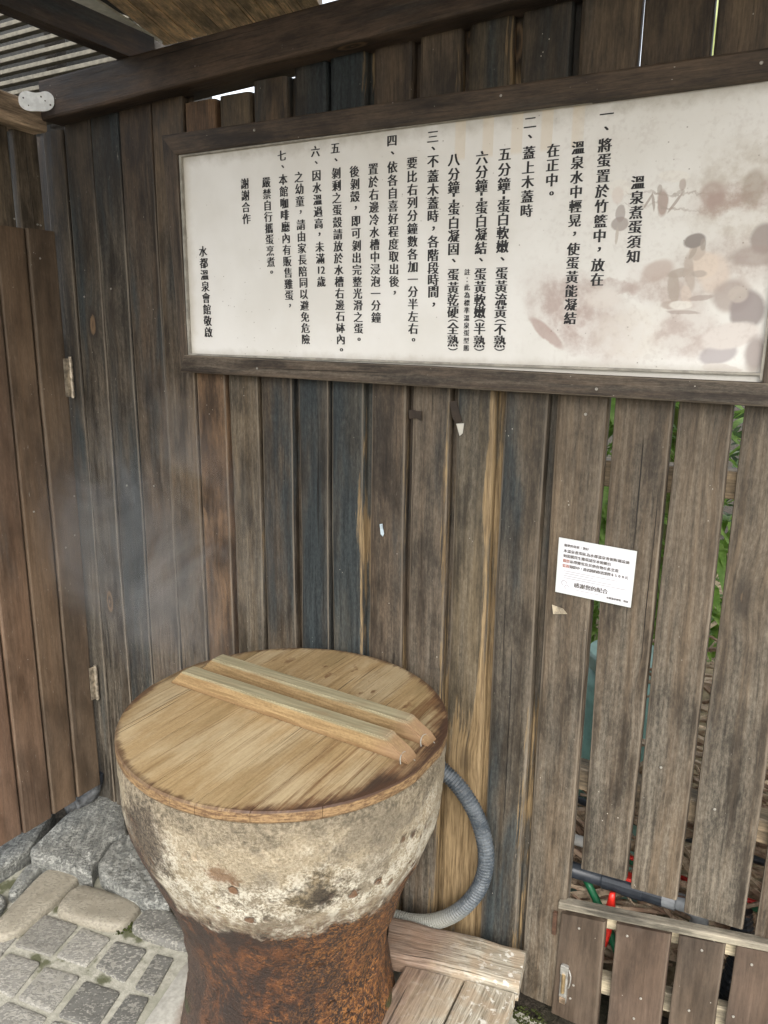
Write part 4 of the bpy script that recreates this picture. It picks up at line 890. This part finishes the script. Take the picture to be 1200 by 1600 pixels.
# ------------------------------------------------------------------ low slatted gate
gate = thing('slat_gate', 'low brown slatted gate below the slats at lower right with a pale top bar', 'gate', (-.386, 0, 0))
GB = [((-.381, .289), (-.281, .309), -.388, -.279), ((-.258, .316), (-.143, .340), -.258, -.143), ((-.128, .345), (-.037, .364), -.128, -.037), ((-.018, .370), (.062, .385), -.018, .062), ((.08, .39), (.175, .41), .08, .175)]
for i, (tl, tr, bl, br) in enumerate(GB):
    board('slat', (bl, -.010, .006), (br, -.010, .006), (tl[0], -.010, tl[1]), (tr[0], -.010, tr[1]), (0, 1, 0), .020, PAINTW, gate,
          dict(tint=(.064+.004*(i % 2), .046, .033), stain=0., grey=.06, peel=0., chip=.25), nseg=4, bev=.004)
PALE = dict(tint=(.36, .31, .22), stain=-.2, grey=.2, chip=.2, peel=.0)
board('top_bar', (-.388, -.012, .2995), (-.388, -.012, .318), (.20, -.012, .4135), (.20, -.012, .432), (0, 1, 0), .022, WOOD, gate, dict(PALE, tint=(.21, .19, .15), grey=.5), nseg=4, bev=.003)
board('rail', (-.385, .0115, .255), (-.385, .0115, .297), (.20, .0115, .365), (.20, .0115, .41), (0, 1, 0), .022, WOOD, gate, PALE, nseg=2, bev=.003)
board('rail', (-.385, .0115, .077), (-.385, .0115, .127), (.20, .0115, .182), (.20, .0115, .232), (0, 1, 0), .022, WOOD, gate, PALE, nseg=2, bev=.003)
for (x, z) in [(-.338, .268), (-.345, .07), (-.20, .09), (-.232, .296), (-.19, .15), (-.09, .17), (.015, .34), (-.005, .20), (-.08, .33), (.03, .19), (-.34, .11)]: screw(gate, (x, -.0112, z))
lt = obj('latch', box_bm(bmesh.new(), (-.371, -.0125, .052), (-.353, -.0102, .158), .004), STEEL, gate)
obj('bolt', tube_bm(bmesh.new(), [(-.363, -.0155, .082), (-.363, -.0155, .134)], .0045, 10), simple('brass_bolt', (.42, .31, .17), .4, .3, 40., .7), lt)
bm = bmesh.new(); tube_bm(bm, spline([(-.352, -.015, .150), (-.346, -.018, .135), (-.348, -.017, .108), (-.352, -.014, .098)], 10), .0016, 6); obj('catch_wire', bm, STEEL, lt)
bm = bmesh.new(); box_bm(bm, (-.372, -.0165, .130), (-.353, -.0126, .156), .0015); obj('keeper', bm, STEEL, lt)
bm = bmesh.new(); box_bm(bm, (-.370, -.0158, .050), (-.355, -.0126, .066), .0015); obj('rusty_tip', bm, RUSTY, lt)
obj('hinge', box_bm(bmesh.new(), (-.3995, -.012, .225), (-.3905, -.003, .285), .001), simple('dark_rust', (.07, .035, .02), .7, .4), gate)

# ------------------------------------------------------------------ behind the fence
BLACKP = simple('black_pipe', (.022, .026, .032), .38, .3, 30.); GREYP = simple('grey_pvc', (.20, .21, .215), .42, .15, 30.)
REDP = simple('red_plastic', (.50, .022, .014), .35, .1); GREENP = simple('green_hose_rubber', (.015, .13, .055), .4, .2)
wp = thing('water_pipe', 'black and grey plastic water pipe with red valve handle behind the low gate', 'pipe', (-.25, .075, .0))
py = .085
bm = bmesh.new(); tube_bm(bm, [(-.62, py, .325), (-.26, py, .348)], .0185, 16); obj('pipe', bm, BLACKP, wp, smooth=True)
bm = bmesh.new(); tube_bm(bm, [(-.312, py, .3448), (-.268, py, .3475)], .0222, 16); tube_bm(bm, [(-.268, py, .3475), (-.222, py, .3500)], .0245, 16); obj('valve_body', bm, BLACKP, wp)
bm = bmesh.new(); tube_bm(bm, [(-.222, py, .35), (-.178, py, .352)], .0225, 16); obj('collar', bm, BLACKP, wp)
bm = bmesh.new(); tube_bm(bm, [(-.178, py, .352), (-.150, py, .353)], .0215, 16); obj('collar', bm, GREYP, wp)
bm = bmesh.new(); tube_bm(bm, spline([(-.150, py, .353), (-.125, py, .353), (-.105, py, .345), (-.097, py, .325), (-.097, py, .29)], 16), .019, 16); tube_bm(bm, [(-.097, py, .31), (-.097, py, .285)], .0225, 16); obj('elbow', bm, GREYP, wp, smooth=True)
bm = bmesh.new(); tube_bm(bm, [(-.097, py, .288), (-.097, py, .0)], .0185, 16); obj('pipe', bm, GREYP, wp, smooth=True)
def paddle(bm, p0, p1, w, th):
    p0, p1 = V(p0), V(p1); d = p1-p0; n = 8; prev = None
    for k in range(n+1):
        t = k/n; c = p0+d*t; hw = w*(.35+.65*math.sin(math.pi*min(max(t, .06), .94)))
        ring = [bm.verts.new(c+V((sx*hw, sy*th, 0))) for sx, sy in ((-1, -.4), (-.5, -1), (.5, -1), (1, -.4), (1, 1), (-1, 1))]
        if prev:
            for i in range(6): bm.faces.new((prev[i], prev[(i+1) % 6], ring[(i+1) % 6], ring[i]))
        else: bm.faces.new(list(reversed(ring)))
        prev = ring
    bm.faces.new(prev); bmesh.ops.recalc_face_normals(bm, faces=bm.faces)
bm = bmesh.new(); paddle(bm, (-.283, .052, .341), (-.289, .052, .196), .0125, .006); obj('valve_handle', bm, REDP, wp, smooth=True)
bm = bmesh.new(); box_bm(bm, (-.285, .072, .368), (-.238, .098, .377), .003); tube_bm(bm, [(-.243, .075, .374), (-.236, .06, .425)], [.006, .004], 8); obj('valve_cap', bm, REDP, wp)
def hose(name, pts, r, mat, label, cat='hose', seg=8):
    bm = bmesh.new(); tube_bm(bm, spline(pts, 30), r, seg); bmesh.ops.recalc_face_normals(bm, faces=bm.faces)
    p = pts[0]; return tag(obj(name, bm, mat, None, smooth=True, loc=p), label, cat)
hose('garden_hose', [(-.36, .12, .30), (-.30, .10, .22), (-.262, .085, .155), (-.22, .085, .10), (-.15, .09, .06), (-.08, .1, .085), (.05, .13, .03)], .0095, GREENP, 'green garden hose hanging behind the gaps of the low slatted gate')
hose('red_hose', [(-.3, .16, .372), (-.11, .14, .374), (.0, .14, .375), (.3, .18, .35)], .0055, REDP, 'thin red hose running level behind the slats just above the gate')
hose('green_cable', [(-.3, .17, .352), (-.11, .15, .355), (.0, .15, .352), (.3, .2, .33)], .0065, GREENP, 'thin green cable running beside the red hose behind the slats', 'cable')
hose('black_cable', [(-.62, .2, .50), (-.36, .16, .475), (-.1, .18, .455), (.2, .2, .44)], .009, BLACKP, 'black cable sagging through the dry stalks behind the slats', 'cable')
hose('grey_conduit', [(-.55, .12, .395), (-.38, .12, .398), (-.35, .12, .40)], .013, simple('pale_conduit', (.5, .49, .46), .5, .1), 'pale grey conduit end showing just above the black water pipe', 'pipe')
hose('rebar_wire', [(-.20, .01+.055, .372), (-.12, .065, .386), (-.05, .062, .386), (.0, .06, .395)], .0022, simple('rust_wire', (.06, .035, .025), .8, .3), 'thin rusty wire lying across the grey elbow of the water pipe', 'wire', 6)
bm = bmesh.new(); pts = spline([(-.02, .12, .36), (-.01, .11, .30), (-.012, .10, .22), (-.03, .11, .12), (-.04, .12, .02)], 60)
tube_bm(bm, pts, [.022+(.003 if i % 3 == 0 else 0) for i in range(len(pts))], 14); bmesh.ops.recalc_face_normals(bm, faces=bm.faces)
tag(obj('ribbed_hose', bm, BLACKP, None, loc=(-.02, .12, .02)), 'black ribbed hose standing behind the low gate near its right end', 'hose')
# teal drum
drum = thing('teal_drum', 'teal plastic drum standing among dry stalks behind the slats', 'drum', (-.37, .42, 0))
TEAL = simple('teal_plastic', (.27, .50, .44), .4, .2, 20.)
pr = [(.0, .105), (.02, .115), (.2, .118), (.21, .124), (.23, .124), (.24, .118), (.46, .118), (.47, .124), (.49, .124), (.50, .118), (.70, .112), (.74, .085), (.75, .0001)]
obj('body', lathe_bm(bmesh.new(), pr, c=(-.37, .42), seg=36), TEAL, drum, smooth=True)
obj('lid', lathe_bm(bmesh.new(), [(.742, .04), (.742, .1), (.775, .1), (.782, .095), (.782, .0001)], c=(-.37, .42), seg=36), simple('pale_teal', (.36, .52, .47), .4, .1), drum)
# heap of dry stalks
random.seed(11)
bm = bmesh.new()
for k in range(1300):
    x = R_(-.75, .75); y = abs(random.gauss(.08, .26))+.115; z = .015+random.random()**1.3*(.9 if x > -.3 else .55)*max(.25, 1-abs(y-.35)*1.1)
    L = R_(.06, .28); a = R_(-.6, .6)+(math.pi if random.random() < .5 else 0); t = random.gauss(0, .35)
    d = V((math.cos(a)*math.cos(t), math.sin(a)*math.cos(t)*.6, math.sin(t)))*L*.5; c = V((x, y, z))
    if (c+d).y < .09 or (c-d).y < .09 or (c+d).z < 0 or (c-d).z < 0: continue
    tube_bm(bm, [c-d, c+V((0, 0, R_(-.01, .01))), c+d], R_(.0025, .009), 5, True)
bmesh.ops.recalc_face_normals(bm, faces=bm.faces)
tag(obj('stalk_heap', bm, STALK, None), 'tangled heap of dry brown stalks and twigs behind the slatted fence', kind='stuff')
bm = bmesh.new(); bmesh.ops.create_grid(bm, x_segments=30, y_segments=14, size=.5)
for v in bm.verts:
    x, y = v.co.x*4.6-.8, .15+(v.co.y+.5)*2.4; v.co = V((x, y, -.02+.55*min(1, max(0, (y-.35)/1.2))+.05*mn.noise(V((x*3, y*3, 0)))))
tag(obj('soil_bank', bm, simple('leaf_litter', (.17, .135, .085), .9, .55, 30., 0., .8, .2), None, smooth=True), 'dark bank of soil rising behind the fence', kind='structure')
# strap-leaved plants just behind the slats
def leafy(name, x, y, z0, n, Lr, label, mat, seed):
    random.seed(seed); t = thing(name, label, 'plant', (x, y, z0), 'leafy plants behind the fence'); bm = bmesh.new(); st = bmesh.new()
    for k in range(n):
        h = R_(.0, .85); b = V((x+R_(-.09, .09), y+R_(-.03, .05), z0+h)); a = R_(0, 6.28); L = R_(*Lr); w = R_(.012, .024)
        pts = []; d = V((math.cos(a), math.sin(a)*.8, 0)); rise = R_(.25, 1.5)
        for i in range(6):
            s = i/5; pts.append(b+d*L*s*.8+V((0, 0, L*(rise*s-(.5+rise*.4)*s*s))))
        side = d.cross(V((0, 0, 1))).normalized(); prev = None
        for i, p in enumerate(pts):
            s = i/5; hw = w*math.sin(math.pi*min(.12+s*.88, .985)); 
            if p.y < y-.30: break
            if p.y < .085: p.y = .085+.01*random.random()
            cur = (bm.verts.new(p-side*hw+V((0, 0, hw*.35))), bm.verts.new(p), bm.verts.new(p+side*hw+V((0, 0, hw*.35))))
            if prev:
                bm.faces.new((prev[0], prev[1], cur[1], cur[0])); bm.faces.new((prev[1], prev[2], cur[2], cur[1]))
            prev = cur
    tube_bm(st, [(x, y, z0-.62), (x+.01, y, z0+.35), (x-.01, y+.02, z0+.75)], [.012, .009, .005], 6)
    obj('leaves', bm, mat, t, smooth=True); obj('stem', st, mat, t)
for i, (x, y, z0, n, lab) in enumerate([(-.86, .95, .62, 90, 'strap-leaved green plant behind the fence, left of the open slats'), (-.56, .80, .62, 130, 'bright green strap-leaved plant behind the first gap between the slats'),
        (-.28, .85, .60, 130, 'bright green strap-leaved plant behind the middle slats above the rail'), (.02, .80, .62, 130, 'bright green strap-leaved plant behind the slats at the right edge'), (.32, .9, .62, 90, 'strap-leaved green plant behind the fence past the right edge')]):
    leafy('leafy_plant', x, y, z0, n, (.16, .36), lab, LEAF, 20+i)
random.seed(5)
bm = bmesh.new()
for k in range(9000):
    x = R_(-5.5, 1.6); z = .3+1.9*random.random()**.8; y = 3.1+.4*mn.noise(V((x*1.7, z*1.7, 0)))+abs(random.gauss(0, .18))
    if z > 1.75+.3*mn.noise(V((x*2, 0, 5))): continue
    a, b2, c2 = R_(0, 6.28), R_(-1., 1.), R_(.035, .08); d = V((math.cos(a), math.sin(a)*.5, b2)).normalized()*c2; e = d.cross(V((R_(-1, 1), R_(-1, 1), R_(-1, 1)))).normalized()*c2*.32; p = V((x, y, z))
    bm.faces.new([bm.verts.new(q) for q in (p-d, p-d*.2+e, p+d, p-d*.2-e)])
tag(obj('hedge', bm, LEAFD, None), 'mass of dark green foliage standing behind the fence', kind='stuff')
BX = -.40
culm = thing('bamboo_culm', 'yellow-green upright bamboo culm glimpsed through the gap above the notice board', 'bamboo', (BX, .9, 0))
bm = bmesh.new(); pts = []; rr_ = []
for k in range(15):
    for dz, r_ in ((0, .028), (.012, .031), (.024, .028)): pts.append((BX+.002*k, .9, k*.24+dz)); rr_.append(r_)
tube_bm(bm, pts, rr_, 14); obj('stem', bm, simple('bamboo_green', (.20, .23, .07), .4, .25, 8.), culm, smooth=True)
# pale louvred screen seen under the rafter
ls = thing('louvre_screen', 'pale horizontal louvre slats on a neighbouring building seen at upper left', 'louvre', (-4., 1.0, 0))
PALEL = simple('cream_slat', (.12, .11, .085), .6, .25)
for k in range(12):
    z = 2.50+k*.047; bm = bmesh.new(); box_bm(bm, (-6.4, .985, z-.009), (-2.55, 1.02, z+.009), .003); obj('slat', bm, PALEL, ls)
for x in (-5.6, -4.4, -3.25, -2.60):
    bm = bmesh.new(); box_bm(bm, (x, 1.045, 0), (x+.07, 1.10, 3.2)); obj('post', bm, simple('dark_post', (.05, .045, .04), .8), ls)
bm = bmesh.new(); box_bm(bm, (-6.4, 1.25, 0), (-2.5, 1.30, 3.4)); obj('back_wall', bm, simple('dark_wall', (.03, .03, .028), .9), ls)
rs = thing('shed_roof', 'grey sheet roof of a shed glimpsed between the roof beam and the board tops', 'roof', (-2., 1.5, 0))
bm = bmesh.new(); n = 28
for k in range(n):
    x0, x1 = -2.45+k*.045, -2.45+(k+1)*.045; o0, o1 = (.008 if k % 2 else -.008), (-.008 if k % 2 else .008)
    bm.faces.new([bm.verts.new(p) for p in ((x0, .75, 2.38+o0), (x1, .75, 2.38+o1), (x1, 1.9, 2.62+o1), (x0, 1.9, 2.62+o0))])
bmesh.ops.remove_doubles(bm, verts=bm.verts, dist=1e-5); bmesh.ops.solidify(bm, geom=bm.faces, thickness=.004)
obj('roof_sheet', bm, simple('grey_sheet', (.38, .38, .36), .5, .15), rs)
for x in (-2.4, -1.3):
    bm = bmesh.new(); box_bm(bm, (x, 1.75, 0), (x+.06, 1.81, 2.57)); obj('post', bm, simple('shed_post', (.1, .09, .08), .8), rs)
# pipe fitting in the dark gap below the door
DKP = simple('dirty_grey_pipe', (.085, .088, .09), .5, .5, 60.)
cp = thing('corner_pipe', 'grey pipe elbow lying in the dark gap at the foot of the door', 'pipe', (-2.0, -.02, 0))
bm = bmesh.new(); tube_bm(bm, [(-1.998, -.11, .055), (-1.985, -.07, .06)], .019, 14); obj('pipe', bm, DKP, cp, smooth=True)
bm = bmesh.new(); tube_bm(bm, spline([(-1.985, -.085, .06), (-1.975, -.045, .065), (-1.965, -.02, .085), (-1.960, -.012, .13)], 12), .021, 14); obj('elbow', bm, DKP, cp, smooth=True)
bm = bmesh.new(); tube_bm(bm, [(-1.962, -.014, .115), (-1.958, -.01, .15)], .026, 14); obj('collar', bm, BLACKP, cp)

# ------------------------------------------------------------------ steam drifting off the tub
bm = bmesh.new(); bmesh.ops.create_icosphere(bm, subdivisions=4, radius=1)
for v in bm.verts:
    k = 1+.18*mn.noise(v.co*1.6); v.co = V((-1.40+v.co.x*.46*k, -.235+v.co.y*.19, 1.10+v.co.z*.46*k))
s = NT('steam'); s.t.nodes.remove(s.b)
p = s.pos(); d = s.vmul(s.vadd(p, (1.40, .235, -1.10)), (1/.46, 1/.19, 1/.46)); L = s.n('ShaderNodeVectorMath', operation='LENGTH'); s.ln(d, L.inputs[0])
nz = s.noise(s.vmul(p, (1.1, 1., .8)), 4.6, 5., .58, 1.1); fall = s.ss(L.outputs['Value'], .98, .0)
den = s.mul(s.mul(s.ss(nz, .44, .72), fall), 5.2)
pv = s.n('ShaderNodeVolumePrincipled'); pv.inputs['Color'].default_value = (1, 1, 1, 1); s.ln(den, pv.inputs['Density']); pv.inputs['Anisotropy'].default_value = .2
s.ln(pv.outputs[0], s.out.inputs['Volume'])
tag(obj('steam', bm, s.m, None, loc=(-1.40, -.235, 1.10)), 'thin white steam drifting in front of the fence above the lid', kind='stuff')
